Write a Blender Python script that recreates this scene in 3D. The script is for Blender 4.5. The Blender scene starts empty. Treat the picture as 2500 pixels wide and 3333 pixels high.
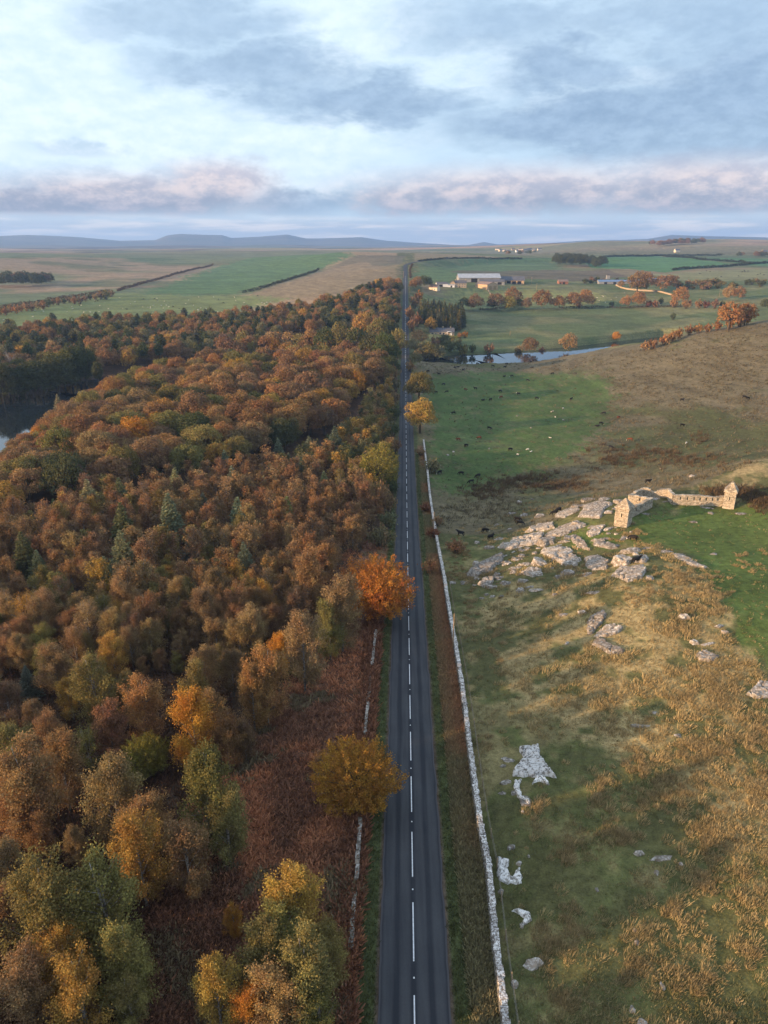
import bpy, bmesh, math, random
import numpy as np
from mathutils import Vector, Matrix

SC = bpy.context.scene
COL = SC.collection
random.seed(7)
RNG = np.random.default_rng(7)
R = math.radians

# ------------------------------------------------------------------ camera
F, CU, CV = 2312.0, 1250.0, 1666.5          # focal length and centre in photograph pixels
PITCH = R(20.58)
CP, SP = math.cos(PITCH), math.sin(PITCH)
CAMZ = 56.4
cd = bpy.data.cameras.new('camera')
cam = bpy.data.objects.new('camera', cd)
COL.objects.link(cam)
cam.location = (0, 0, CAMZ)
cam.rotation_euler = (R(90) - PITCH, 0, 0)
cd.sensor_fit = 'VERTICAL'
cd.sensor_height = 24.0
cd.sensor_width = 18.0
cd.lens = 24.0 * F / 3333.0
cd.clip_start = 1.0
cd.clip_end = 60000.0
SC.camera = cam

# ------------------------------------------------------------------ exposure, sun
SC.view_settings.view_transform = 'Standard'
SC.view_settings.look = 'None'
SC.view_settings.exposure = 1.02
SC.view_settings.gamma = 1.0
SC.cycles.max_bounces = 6
SC.cycles.diffuse_bounces = 3
SC.cycles.glossy_bounces = 3
SC.cycles.transmission_bounces = 3
SC.cycles.volume_bounces = 0
SC.cycles.transparent_max_bounces = 6
SC.cycles.use_denoising = True

SUN_EL, SUN_DIR = R(10.0), (-0.93, -0.36)     # towards the sun: from the side of the wood, a little behind the camera
_n = math.hypot(*SUN_DIR)
sun_to = Vector((SUN_DIR[0] / _n * math.cos(SUN_EL), SUN_DIR[1] / _n * math.cos(SUN_EL), math.sin(SUN_EL)))
sl = bpy.data.lights.new('sun', 'SUN')
sl.energy = 5.0
sl.angle = R(0.6)
sl.color = (1.0, 0.64, 0.35)
sun = bpy.data.objects.new('sun', sl)
COL.objects.link(sun)
sun.rotation_euler = (-sun_to).to_track_quat('-Z', 'Y').to_euler()

# ------------------------------------------------------------------ node helpers
class NT:
    def __init__(s, tree):
        s.t = tree
    def n(s, kind, **kw):
        nd = s.t.nodes.new(kind)
        for k, v in kw.items():
            setattr(nd, k, v)
        return nd
    def link(s, a, b):
        s.t.links.new(a, b)
    def put(s, sock, v):
        if isinstance(v, bpy.types.NodeSocket):
            s.t.links.new(v, sock)
        else:
            sock.default_value = v
    def m(s, op, a, b=None, c=None, clamp=False):
        nd = s.n('ShaderNodeMath', operation=op, use_clamp=clamp)
        for i, v in enumerate((a, b, c)):
            if v is not None:
                s.put(nd.inputs[i], v)
        return nd.outputs[0]
    def mr(s, v, a, b, c=0.0, d=1.0, smooth=True):
        nd = s.n('ShaderNodeMapRange')
        nd.interpolation_type = 'SMOOTHSTEP' if smooth else 'LINEAR'
        s.put(nd.inputs[0], v)
        for i, x in enumerate((a, b, c, d)):
            s.put(nd.inputs[i + 1], x)
        return nd.outputs[0]
    def mix(s, f, a, b, mode='MIX'):
        nd = s.n('ShaderNodeMix', data_type='RGBA', blend_type=mode)
        s.put(nd.inputs[0], f)
        for i, v in ((6, a), (7, b)):
            if not isinstance(v, bpy.types.NodeSocket) and len(v) == 3:
                v = (*v, 1)
            s.put(nd.inputs[i], v)
        return nd.outputs[2]
    def noise(s, vec, scale, detail=4, rough=0.55, dims='3D'):
        nd = s.n('ShaderNodeTexNoise', noise_dimensions=dims)
        if vec is not None:
            s.link(vec, nd.inputs['Vector'])
        nd.inputs['Scale'].default_value = scale
        nd.inputs['Detail'].default_value = detail
        nd.inputs['Roughness'].default_value = rough
        return nd.outputs[0]
    def xyz(s, x, y, z):
        nd = s.n('ShaderNodeCombineXYZ')
        for i, v in enumerate((x, y, z)):
            s.put(nd.inputs[i], v)
        return nd.outputs[0]

def azel(u, v):
    """direction of a photograph pixel (in the 1659-wide copy) as azimuth and elevation in degrees"""
    x, y = (u * 1.507 - CU) / F, (CV - v * 1.507) / F
    f, up = CP + y * SP, y * CP - SP
    return math.degrees(math.atan2(x, f)), math.degrees(math.atan2(up, math.hypot(x, f)))

# ------------------------------------------------------------------ world: daylight sky with layered clouds
world = bpy.data.worlds.new('World')
SC.world = world
world.use_nodes = True
wt = NT(world.node_tree)
world.node_tree.nodes.clear()
tc = wt.n('ShaderNodeTexCoord').outputs['Generated']
sep = wt.n('ShaderNodeSeparateXYZ')
wt.link(tc, sep.inputs[0])
dx, dy, dz = sep.outputs
az = wt.m('MULTIPLY', wt.m('ARCTAN2', dx, dy), 57.2958)
el = wt.m('MULTIPLY', wt.m('ARCSINE', dz), 57.2958)
flat = wt.xyz(wt.m('MULTIPLY', az, 0.10), wt.m('MULTIPLY', el, 0.26), 0.0)
w1 = wt.noise(flat, 1.0, 10, 0.64)
flat2 = wt.xyz(wt.m('MULTIPLY', az, 0.13), wt.m('MULTIPLY', el, 0.36), 5.3)
w2 = wt.noise(flat2, 1.0, 10, 0.64)
flat3 = wt.xyz(wt.m('MULTIPLY', az, 0.45), wt.m('MULTIPLY', el, 0.9), 9.1)
w3 = wt.noise(flat3, 1.0, 9, 0.66)
azw = wt.m('ADD', az, wt.m('MULTIPLY', wt.m('SUBTRACT', w1, 0.5), 15.0))
elw = wt.m('ADD', el, wt.m('MULTIPLY', wt.m('SUBTRACT', w2, 0.5), 6.5))
azs = wt.m('ADD', az, wt.m('MULTIPLY', wt.m('SUBTRACT', w3, 0.5), 6.0))
els = wt.m('ADD', el, wt.m('MULTIPLY', wt.m('SUBTRACT', w3, 0.5), 1.7))

def blob(u, v, ru, rv, wgt, soft=(0.35, 1.25), A=None, E=None):
    a0, e0 = azel(u, v)
    ra, re = ru / 1534 * 53.0, rv / 1534 * 50.0
    a = wt.m('DIVIDE', wt.m('SUBTRACT', A or azw, a0), ra)
    e = wt.m('DIVIDE', wt.m('SUBTRACT', E or elw, e0), re)
    r = wt.m('SQRT', wt.m('ADD', wt.m('MULTIPLY', a, a), wt.m('MULTIPLY', e, e)))
    return wt.mr(r, soft[0], soft[1], wgt, 0.0)

def union(bl):
    out = bl[0]
    for b in bl[1:]:
        out = wt.m('MAXIMUM', out, b)
    return out

sky = wt.n('ShaderNodeTexSky', sky_type='NISHITA')
sky.sun_disc = False
sky.sun_elevation = SUN_EL
sky.sun_rotation = math.atan2(sun_to.x, sun_to.y)
sky.altitude = 200
sky.air_density = 1.0
sky.dust_density = 1.0
bg_clear = wt.n('ShaderNodeBackground')
wt.link(sky.outputs[0], bg_clear.inputs[0])
bg_clear.inputs[1].default_value = 0.10

white = union([blob(200, 290, 480, 120, .9), blob(40, 120, 240, 180, .8), blob(760, 70, 180, 85, .75), blob(620, 310, 300, 80, .85),
               blob(1440, 160, 170, 28, .8), blob(1020, 140, 160, 60, .5), blob(1230, 225, 120, 26, .6), blob(660, 405, 90, 26, .8, A=azs, E=els)])
grey = union([blob(560, 150, 260, 60, .75), blob(800, 215, 260, 58, .9), blob(1280, 270, 380, 75, 1.0), blob(1560, 215, 240, 120, 1.0),
              blob(1230, 150, 190, 70, .9), blob(1100, 60, 260, 60, .6), blob(1560, 110, 200, 60, .7), blob(430, 40, 240, 45, .6), blob(1450, 40, 320, 55, .65), blob(1500, 320, 360, 50, .9),
              blob(160, 322, 110, 16, .35, A=azs, E=els), blob(640, 440, 120, 36, .8, A=azs, E=els)])
band = union([blob(300, 425, 330, 52, 1.0, (.35, 1.3), azs, els), blob(60, 440, 280, 42, 1.0, (.35, 1.3), azs, els), blob(470, 400, 150, 55, 1.0, (.35, 1.3), azs, els),
              blob(1120, 415, 400, 58, 1.0, (.3, 1.35), azs, els), blob(1520, 410, 360, 66, 1.0, (.3, 1.35), azs, els), blob(900, 430, 190, 44, .95, (.3, 1.35), azs, els)])
band = wt.m('MULTIPLY', band, wt.mr(wt.m('ADD', el, wt.m('MULTIPLY', w3, 0.5)), 1.75, 2.5))
streak = wt.m('MULTIPLY', wt.mr(wt.noise(wt.xyz(wt.m('MULTIPLY', az, 0.16), wt.m('MULTIPLY', el, 1.7), 2.2), 1.0, 4, 0.55), .45, .66), wt.mr(el, 3.0, 1.6))
# colours of the cloud layers
c = wt.mix(wt.mr(w1, .3, .75), (.45, .60, .75), (.60, .75, .87))
high = wt.mr(el, 16.0, 50.0)
c = wt.mix(high, c, (.56, .66, .80))
sunaz = math.degrees(math.atan2(sun_to.x, sun_to.y))
ga = wt.m('DIVIDE', wt.m('SUBTRACT', az, sunaz), 62.0); ge = wt.m('DIVIDE', wt.m('SUBTRACT', el, 10.0), 34.0)
glow = wt.mr(wt.m('SQRT', wt.m('ADD', wt.m('MULTIPLY', ga, ga), wt.m('MULTIPLY', ge, ge))), 0.0, 1.0, 1.0, 0.0)
c = wt.mix(white, c, wt.mix(wt.mr(w3, .3, .7), (.60, .74, .85), (.77, .87, .94)))
c = wt.mix(grey, c, wt.mix(wt.mr(w3, .3, .7), (.215, .32, .47), (.32, .44, .60)))
pk = wt.mix(wt.mr(els, 2.2, 5.2), (.205, .235, .335), (.52, .48, .55))
pk = wt.mix(wt.mr(w3, .38, .66), pk, wt.mix(wt.mr(els, 2.0, 5.0), (.40, .37, .45), (.80, .65, .61)))
c = wt.mix(wt.m('MULTIPLY', band, .93), c, pk)
lowsky = wt.mix(streak, (.47, .55, .67), (.84, .80, .80))
c = wt.mix(wt.mr(el, 2.3, 1.3), c, lowsky)
c = wt.mix(wt.m('MULTIPLY', glow, .9), c, (2.3, 1.75, 1.15))
bg_cloud = wt.n('ShaderNodeBackground')
wt.link(c, bg_cloud.inputs[0])
bg_cloud.inputs[1].default_value = 0.68
mixs = wt.n('ShaderNodeMixShader')
mixs.inputs[0].default_value = 0.93
wt.link(bg_clear.outputs[0], mixs.inputs[1])
wt.link(bg_cloud.outputs[0], mixs.inputs[2])
wo = wt.n('ShaderNodeOutputWorld')
wt.link(mixs.outputs[0], wo.inputs[0])

# ------------------------------------------------------------------ numeric helpers
def _hash(ix, iy, s):
    h = (ix.astype(np.int64) * 374761393 + iy.astype(np.int64) * 668265263 + s * 1442695041) & 0xFFFFFFFF
    h = ((h ^ (h >> 13)) * 1274126177) & 0xFFFFFFFF
    h = h ^ (h >> 16)
    return (h & 0xFFFF) / 65535.0

def vnoise(x, y, s=0):
    x = np.asarray(x, float); y = np.asarray(y, float)
    ix, iy = np.floor(x), np.floor(y)
    fx, fy = x - ix, y - iy
    fx = fx * fx * (3 - 2 * fx); fy = fy * fy * (3 - 2 * fy)
    a, b = _hash(ix, iy, s), _hash(ix + 1, iy, s)
    c_, d = _hash(ix, iy + 1, s), _hash(ix + 1, iy + 1, s)
    return (a * (1 - fx) + b * fx) * (1 - fy) + (c_ * (1 - fx) + d * fx) * fy

def fbm(x, y, s=0, o=4):
    t, a, n = 0.0, 1.0, 0.0
    for k in range(o):
        t = t + a * vnoise(x * 2 ** k + 17.3 * k, y * 2 ** k - 9.1 * k, s + k)
        n += a; a *= 0.55
    return t / n

def sstep(a, b, x):
    t = np.clip((np.asarray(x, float) - a) / (b - a), 0, 1)
    return t * t * (3 - 2 * t)

def inpoly(px, py, poly):
    px = np.asarray(px); py = np.asarray(py)
    r = np.zeros(px.shape, bool)
    n = len(poly)
    for i in range(n):
        x1, y1 = poly[i]; x2, y2 = poly[(i + 1) % n]
        cnd = ((y1 > py) != (y2 > py)) & (px < (x2 - x1) * (py - y1) / (y2 - y1 + 1e-12) + x1)
        r ^= cnd
    return r

def seg_dist(px, py, pts):
    """distance to a polyline and the position along it (index units)"""
    best = np.full(np.shape(px), 1e9); par = np.zeros(np.shape(px))
    for i in range(len(pts) - 1):
        ax, ay = pts[i][:2]; bx, by = pts[i + 1][:2]
        vx, vy = bx - ax, by - ay
        t = np.clip(((px - ax) * vx + (py - ay) * vy) / (vx * vx + vy * vy + 1e-9), 0, 1)
        d = np.hypot(px - ax - t * vx, py - ay - t * vy)
        k = d < best
        best = np.where(k, d, best); par = np.where(k, i + t, par)
    return best, par

# ------------------------------------------------------------------ terrain height
def ray(u, v):
    x, y = (np.asarray(u, float) - CU) / F, (CV - np.asarray(v, float)) / F
    d = np.stack([x, CP + y * SP, y * CP - SP], -1)
    return d / np.linalg.norm(d, axis=-1, keepdims=True)

def plane_hit(u, v, z):
    d = ray(u, v)
    t = (z - CAMZ) / d[..., 2]
    return d[..., 0] * t, d[..., 1] * t

def project(x, y, z):
    zz = z - CAMZ
    Z = y * CP - zz * SP
    Yc = y * SP + zz * CP
    Z = np.where(np.abs(Z) < 1e-3, 1e-3, Z)
    return CU + F * x / Z, CV - F * Yc / Z, Z

PY = np.array([-14000, -200, 0, 38, 60, 104, 140, 167, 200, 227, 298, 340, 383, 420, 441, 460, 490, 530, 600, 700, 825, 1000, 1182, 1300, 2000])
PZ = np.array([3, 3, .8, 0, -1.2, -4.6, -8.4, -11.2, -13.6, -15, -16.5, -16, -14.8, -13.2, -12.7, -13.4, -16.3, -16.5, -12, -2, 8, 17.5, 27, 29, 34])
_yy = np.arange(-300, 2000, 2.0)
_zz = np.interp(_yy, PY, PZ)
_k = np.exp(-0.5 * (np.arange(-12, 13) / 4.0) ** 2); _k /= _k.sum()
_zz = np.convolve(np.pad(_zz, 12, 'edge'), _k, 'valid')
def road_prof(y):
    return np.interp(y, _yy, _zz)
def road_x(y):
    return 1.35 + 0.0272 * np.asarray(y, float)
RW = 2.9                                     # half the carriageway
BEND = [(33.5, 1182), (39, 1225), (52, 1290), (78, 1370), (125, 1450), (200, 1530), (330, 1600), (520, 1650), (800, 1690)]
BENDZ = [27, 28.3, 29.6, 31, 32.6, 33, 32.5, 31, 30]
WATER = -20.0

def A(x, y, z): return (x, y, z)
def uvz(u, v, z):
    x, y = plane_hit(u * 1.507, v * 1.507, z); return (float(x), float(y), z)
def uvd(u, v, d):
    r = ray(u * 1.507, v * 1.507); s = d / math.hypot(r[0], r[1])
    return (float(r[0] * s), float(r[1] * s), float(CAMZ + r[2] * s))

CTRL = [A(float(road_x(y)), y, float(road_prof(y))) for y in (15, 38, 70, 104, 140, 170, 210, 260, 320, 383, 430, 475, 530, 600, 700, 825, 1000, 1182)]
CTRL += [A(12 + 2 * 0, 45, .3), A(30, 40, 1.6), A(45, 55, 3.2), A(30, 70, .4), A(25, 110, -3.6), A(60, 95, 3.2), A(48, 120, .6), A(17, 131, -7.6), A(28, 132, -5.4), A(40, 134, -3.4),
         A(52, 144, -1.6), A(65, 150, -1.0), A(79, 154, -.6), A(90, 138, .8), A(100, 110, 4), A(70, 75, 4), A(110, 150, 2.2),
         A(52.7, 162, -2.0), A(75, 168.5, 0), A(100, 179, 3.0), A(38, 160, -7.6), A(24, 160, -10.6), A(82, 212, -12.5), A(56, 195, -13), A(130, 225, -7), A(150, 190, 2),
         A(40, 250, -15.5), A(80, 255, -14.4), A(150, 255, -8), A(40, 330, -17), A(120, 330, -14), A(200, 330, -3), A(60, 420, -16.5), A(120, 420, -12.5), A(226, 417, 13.5), A(320, 417, 24),
         A(175, 400, .5), A(169, 480, -5.2), A(200, 470, 3.5), A(90, 468, -17), A(240, 300, 6), A(280, 520, 8), A(230, 560, -12),
         A(-20, 60, -1.5), A(-60, 60, -2), A(-30, 130, -7), A(-80, 130, -8), A(-130, 130, -11), A(-50, 230, -13), A(-100, 230, -13.5), A(-120, 300, -16), A(-60, 330, -12.5), A(-60, 400, -13),
         A(-120, 390, -15), A(-200, 150, -16), A(-210, 480, -17), A(-300, 420, -14), A(-100, 540, -15), A(-250, 560, -13), A(-110, 700, -7), A(-350, 700, -9),
         uvz(300, 665, -9), uvz(500, 650, -6), uvz(525, 630, -3), uvz(200, 630, -4), uvz(50, 605, 0), uvz(250, 600, 2), uvz(450, 575, 10), uvz(700, 585, 11),
         uvd(740, 548, 1700), uvd(450, 546, 2500), uvd(0, 562, 1800), uvd(0, 546, 3000), uvd(220, 545, 3000), uvd(600, 541, 3000), uvd(800, 545, 2200),
         uvz(1000, 665, -9), uvz(1290, 665, -9), uvz(1520, 675, -7), uvz(1100, 700, -13), uvz(1000, 742, -17.5), uvz(1250, 700, -12.5), uvd(1050, 625, 930), uvd(1200, 617, 1000), uvd(1500, 622, 1000),
         uvd(1000, 582, 1330), uvd(1300, 585, 1350), uvd(1659, 602, 1150), uvd(1300, 556, 1900), uvd(1600, 566, 1700), uvd(1100, 549, 2200), uvd(1250, 526, 3000), uvd(1420, 522, 3300),
         uvd(1550, 517, 3400), uvd(1659, 521, 3300), uvd(1380, 546, 2400), uvd(1000, 544, 3000), uvd(890, 546, 2600), uvd(1160, 541, 2900),
         A(0, -60, 1), A(-120, -40, -3), A(120, -40, 6), A(0, -400, 4), A(-400, 0, -8), A(450, 100, 22), A(-900, 500, -5), A(1000, 500, 15), A(-3000, 500, 10), A(3000, 500, 30), A(0, -3500, 10)]
CTRL = np.array(CTRL)
def _lp(x, y):
    r = np.sqrt(np.asarray(x, float) ** 2 + np.asarray(y, float) ** 2 + 400.0)
    return np.arctan2(x, y) * 1.6, np.log(r)
_ca, _cl = _lp(CTRL[:, 0], CTRL[:, 1])
def _tps(r2):
    return 0.5 * r2 * np.log(r2 + 1e-9)
_n = len(CTRL)
_K = _tps((_ca[:, None] - _ca[None]) ** 2 + (_cl[:, None] - _cl[None]) ** 2) + np.eye(_n) * 2e-4
_P = np.stack([np.ones(_n), _ca, _cl], 1)
_M = np.block([[_K, _P], [_P.T, np.zeros((3, 3))]])
_W = np.linalg.solve(_M, np.concatenate([CTRL[:, 2], np.zeros(3)]))

RIVER = [plane_hit(u * 1.507, v * 1.507, WATER) for u, v in ((1020, 777), (1100, 776), (1200, 768), (1290, 757), (1370, 742), (1440, 729))]
RIVER = [(-172, 190), (-176, 255), (-190, 325), (-192, 395), (-120, 452), (-50, 480), (13.5, 492), (50, 500)] + [(float(a), float(b)) for a, b in RIVER]
RIVW = np.array([29, 29, 27, 28, 21, 16, 14, 17, 22, 25, 27, 25, 17, 7])

HILLS = np.array([(-900, 512), (0, 511), (60, 509), (150, 512), (260, 519), (335, 517), (362, 506), (390, 503.5), (430, 505), (480, 507), (500, 513), (560, 511), (620, 506), (660, 514), (730, 513), (780, 511), (830, 518), (900, 523),
                  (980, 528), (1010, 529), (1045, 522.5), (1075, 528), (1180, 526), (1250, 521), (1400, 517), (1450, 508), (1530, 510), (1659, 514), (2500, 508)])
_hz = [azel(u, v) for u, v in HILLS]
HAZ = np.array([a for a, e in _hz]); HEL = np.array([e for a, e in _hz])

def height0(x, y):
    x = np.asarray(x, float); y = np.asarray(y, float)
    shp = x.shape
    X, Y = x.ravel(), y.ravel()
    out = np.empty(X.shape)
    for i in range(0, len(X), 40000):
        a, l = _lp(X[i:i + 40000], Y[i:i + 40000])
        K = _tps((a[:, None] - _ca[None]) ** 2 + (l[:, None] - _cl[None]) ** 2)
        out[i:i + 40000] = K @ _W[:_n] + _W[_n] + _W[_n + 1] * a + _W[_n + 2] * l
    d = np.hypot(X, Y)
    azd = np.degrees(np.arctan2(X, Y))
    # far country: rolling moor and the long ridge on the skyline
    roll = fbm(X / 1500, Y / 1500, 3, 4)
    ridge = np.interp(azd, HAZ, HEL)
    zr = CAMZ + 10800 * np.tan(np.radians(ridge))
    far = 12 + 34 * roll + (zr - 30) * np.exp(-((d - 10800) / np.where(d > 10800, 900.0, 1500.0)) ** 2) + 30 * np.exp(-((d - 7600 - 900 * (vnoise(azd / 6, azd * 0, 8) - .5)) / 900) ** 2) * vnoise(azd / 4, azd * 0 + 3, 9)
    k = sstep(3300, 5200, d)
    out = np.clip(out, -24, 90) * (1 - k) + far * k
    out += sstep(800, 2200, d) * (1 - k) * (fbm(X / 480, Y / 380, 12, 3) - .5) * 20
    out += (fbm(X / 22, Y / 22, 5, 3) - .5) * 1.2 * sstep(20, 60, d) * (1 - sstep(1500, 3000, d))
    return out.reshape(shp)

def height(x, y):
    x = np.asarray(x, float); y = np.asarray(y, float)
    z = height0(x, y)
    # river and lake bed
    rd, rp = seg_dist(x, y, RIVER)
    rw = np.interp(rp, np.arange(len(RIVW)), RIVW)
    k = 1 - sstep(0.92, 1.35, rd / rw)
    z = np.where(k > 0, z * (1 - k) + (WATER - 2.2) * k, z)
    # the road on its level bed
    t = np.abs(x - road_x(y))
    k = (1 - sstep(4.3, 15, t)) * ((y < 1182) & (y > -260))
    d = np.hypot(x, y)
    z = z * (1 - k) + (road_prof(y) + 0.06) * k
    k2 = (1 - sstep(3.0, 4.2, t)) * ((y < 1190) & (y > -260))
    z = z - k2 * (0.16 + 0.0004 * d)
    m = (y > 1150) & (d < 2100)
    if np.any(m):
        bd, bp = seg_dist(x, y, BEND)
        bz = np.interp(bp, np.arange(len(BENDZ)), BENDZ)
        k = (1 - sstep(5, 40, bd)) * m * (y >= 1182)
        z = z * (1 - k) + (bz - 0.6) * k
    return z

def hit(u, v, dz=0.0):
    """where the line of sight through a photograph pixel meets the ground raised by dz"""
    r = ray(u, v)
    s = np.exp(np.linspace(math.log(28), math.log(12000), 900))
    x, y, z = r[0] * s, r[1] * s, CAMZ + r[2] * s
    g = z - height(x, y) - dz
    i = np.argmax(g < 0)
    if g[i] >= 0:
        i = 899
    t = s[i]
    if i > 0 and g[i] < 0:
        t = s[i - 1] + (s[i] - s[i - 1]) * g[i - 1] / (g[i - 1] - g[i])
    x, y = float(r[0] * t), float(r[1] * t)
    return x, y, float(height(np.array([x]), np.array([y]))[0])

def gz(x, y):
    return float(height(np.array([x]), np.array([y]))[0])

def wpoly(px):
    """polygon of pixels of the 1659-wide copy laid down on the ground"""
    return [hit(u * 1.507, v * 1.507)[:2] for u, v in px]

# ------------------------------------------------------------------ materials
def mat(name, build, rough=0.9):
    m = bpy.data.materials.new(name)
    m.use_nodes = True
    m.node_tree.nodes.clear()
    t = NT(m.node_tree)
    out = t.n('ShaderNodeOutputMaterial')
    sh = build(t)
    t.link(sh, out.inputs[0])
    return m

def bsdf(t, colr, rough=0.9, bump=None, dist=0.05, strength=0.6, spec=0.25, metal=0.0):
    b = t.n('ShaderNodeBsdfPrincipled')
    t.put(b.inputs['Base Color'], colr if isinstance(colr, bpy.types.NodeSocket) else (*colr, 1))
    t.put(b.inputs['Roughness'], rough)
    b.inputs['Specular IOR Level'].default_value = spec
    b.inputs['Metallic'].default_value = metal
    if bump is not None:
        bn = t.n('ShaderNodeBump')
        bn.inputs['Distance'].default_value = dist
        bn.inputs['Strength'].default_value = strength
        t.link(bump, bn.inputs['Height'])
        t.link(bn.outputs[0], b.inputs['Normal'])
    return b.outputs[0]

def pos(t):
    return t.n('ShaderNodeNewGeometry').outputs['Position']
def objc(t):
    return t.n('ShaderNodeTexCoord').outputs['Object']
def attr(t, name):
    return t.n('ShaderNodeAttribute', attribute_name=name).outputs['Color']
def island(t):
    return t.n('ShaderNodeNewGeometry').outputs['Random Per Island']

def b_ground(t):
    p = pos(t)
    n1 = t.noise(p, 0.9, 6, .65)
    n2 = t.noise(p, 5.0, 4, .65)
    n3 = t.noise(p, 0.06, 5, .6)
    f = t.m('ADD', t.m('MULTIPLY', n1, .55), t.m('MULTIPLY', n2, .45))
    f = t.mr(f, .36, .64, .55, 1.45, False)
    f = t.m('MULTIPLY', f, t.mr(n3, .3, .7, .86, 1.14, False))
    mp = t.n('ShaderNodeMapping'); t.link(p, mp.inputs[0]); mp.inputs['Scale'].default_value = (.006, .018, 1); mp.inputs['Rotation'].default_value = (0, 0, .5)
    f = t.m('MULTIPLY', f, t.mr(t.noise(mp.outputs[0], 1.0, 7, .68), .3, .7, .72, 1.28, False))
    cc = t.n('ShaderNodeVectorMath', operation='SCALE')
    t.link(attr(t, 'ground'), cc.inputs[0]); t.link(f, cc.inputs['Scale'])
    return bsdf(t, cc.outputs[0], .95, t.m('ADD', n1, t.m('MULTIPLY', n2, .5)), .22, .8, .1)
M_GROUND = mat('ground_cover', b_ground)

def b_asphalt(t):
    p = pos(t)
    a = t.n('ShaderNodeSeparateColor'); t.link(attr(t, 'lane'), a.inputs[0])
    across = a.outputs[0]
    mp = t.n('ShaderNodeMapping'); t.link(p, mp.inputs[0]); mp.inputs['Scale'].default_value = (1.2, .045, 1)
    n_long = t.noise(mp.outputs[0], 1.0, 5, .6)
    n_f = t.noise(p, 9.0, 3, .7)
    n_p = t.noise(p, .25, 4, .6)
    tr = t.m('ABSOLUTE', t.m('SINE', t.m('MULTIPLY', across, 12.566)))
    k = t.m('ADD', t.m('MULTIPLY', t.mr(tr, .25, .85), .50), t.m('MULTIPLY', t.m('SUBTRACT', n_long, .5), 1.2))
    k = t.m('ADD', k, t.m('MULTIPLY', t.m('SUBTRACT', n_p, .5), .5))
    k = t.m('ADD', k, t.m('MULTIPLY', t.m('SUBTRACT', n_f, .5), .45), clamp=True)
    c_ = t.mix(k, (.022, .0245, .031), (.072, .074, .079))
    edge = t.m('ABSOLUTE', t.m('SUBTRACT', across, .5))
    c_ = t.mix(t.m('MULTIPLY', t.mr(edge, .462, .485), .65), c_, (.085, .078, .08))
    return bsdf(t, c_, .8, n_f, .01, .3, .2)
M_ASPHALT = mat('asphalt', b_asphalt)
M_PAINT = mat('road_paint', lambda t: bsdf(t, t.mix(t.mr(t.noise(pos(t), 6, 3, .7), .35, .6), (.50, .51, .53), (.74, .75, .77)), .7))

def b_water(t):
    p = pos(t)
    mp = t.n('ShaderNodeMapping'); t.link(p, mp.inputs[0]); mp.inputs['Scale'].default_value = (.5, .18, 1)
    n = t.noise(mp.outputs[0], 1.0, 3, .5)
    return bsdf(t, (.012, .018, .022), .05, n, .05, .10, 1.0)
M_WATER = mat('water', b_water)

def b_stone(light, dark, warm, lichen, sc=1.0, thr=.5):
    def b(t):
        p = pos(t)
        n1 = t.noise(p, .9 * sc, 5, .6); n2 = t.noise(p, 4.5 * sc, 5, .7); n3 = t.noise(p, 14 * sc, 3, .7)
        c_ = t.mix(t.mr(n1, .35, .65), dark, warm)
        c_ = t.mix(t.mr(n2, .40, .6), c_, light)
        c_ = t.mix(t.mr(t.m('ADD', n2, t.m('MULTIPLY', t.m('SUBTRACT', n3, .5), .5)), thr, thr + .08), c_, lichen)
        rp = island(t)
        c_ = t.mix(1.0, c_, t.mix(rp, (.62, .60, .58), (1.2, 1.17, 1.12)), 'MULTIPLY')
        return bsdf(t, c_, .92, t.m('ADD', n2, t.m('MULTIPLY', n3, .5)), .06, .8, .15)
    return b
M_ROCK = mat('lichen_rock', b_stone((.31, .29, .27), (.12, .112, .10), (.25, .21, .17), (.54, .53, .51), .5, .56))
M_PALEROCK = mat('white_lichen_rock', b_stone((.50, .49, .485), (.18, .17, .16), (.33, .31, .28), (.78, .78, .78), .6, .44))
M_WALLSTONE = mat('pale_wall_stone', b_stone((.38, .37, .36), (.12, .105, .095), (.26, .22, .19), (.66, .66, .66), 1.2, .47))
M_OLDWALL = mat('dark_mossy_stone', b_stone((.26, .25, .23), (.08, .075, .06), (.17, .16, .11), (.46, .46, .45), 1.2, .56))
M_FORT = mat('fort_sandstone', b_stone((.46, .42, .35), (.20, .18, .15), (.42, .34, .25), (.60, .57, .52), 1.0, .58))
M_MORTAR = mat('dark_core', lambda t: bsdf(t, (.06, .052, .045), .95))

def b_leaf(tint):
    def b(t):
        base = t.n('ShaderNodeObjectInfo').outputs['Color'] if tint == 'object' else attr(t, 'tint')
        rp = island(t)
        v = t.mr(rp, 0, 1, .68, 1.32, False)
        n = t.noise(objc(t) if tint == 'object' else pos(t), .55, 3, .6)
        hue = t.n('ShaderNodeHueSaturation')
        t.link(base, hue.inputs['Color'])
        t.link(t.m('ADD', t.m('MULTIPLY', t.m('SUBTRACT', n, .5), .09), .5), hue.inputs['Hue'])
        t.link(t.m('MULTIPLY', v, t.mr(n, .3, .7, .8, 1.2, False)), hue.inputs['Value'])
        d = t.n('ShaderNodeBsdfDiffuse'); t.link(hue.outputs[0], d.inputs[0])
        tr = t.n('ShaderNodeBsdfTranslucent'); t.link(hue.outputs[0], tr.inputs[0])
        mx = t.n('ShaderNodeMixShader'); mx.inputs[0].default_value = .28
        t.link(d.outputs[0], mx.inputs[1]); t.link(tr.outputs[0], mx.inputs[2])
        return mx.outputs[0]
    return b
M_LEAF = mat('autumn_leaves', b_leaf('object'))
M_LEAFT = mat('autumn_leaves_mass', b_leaf('tint'))
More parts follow.
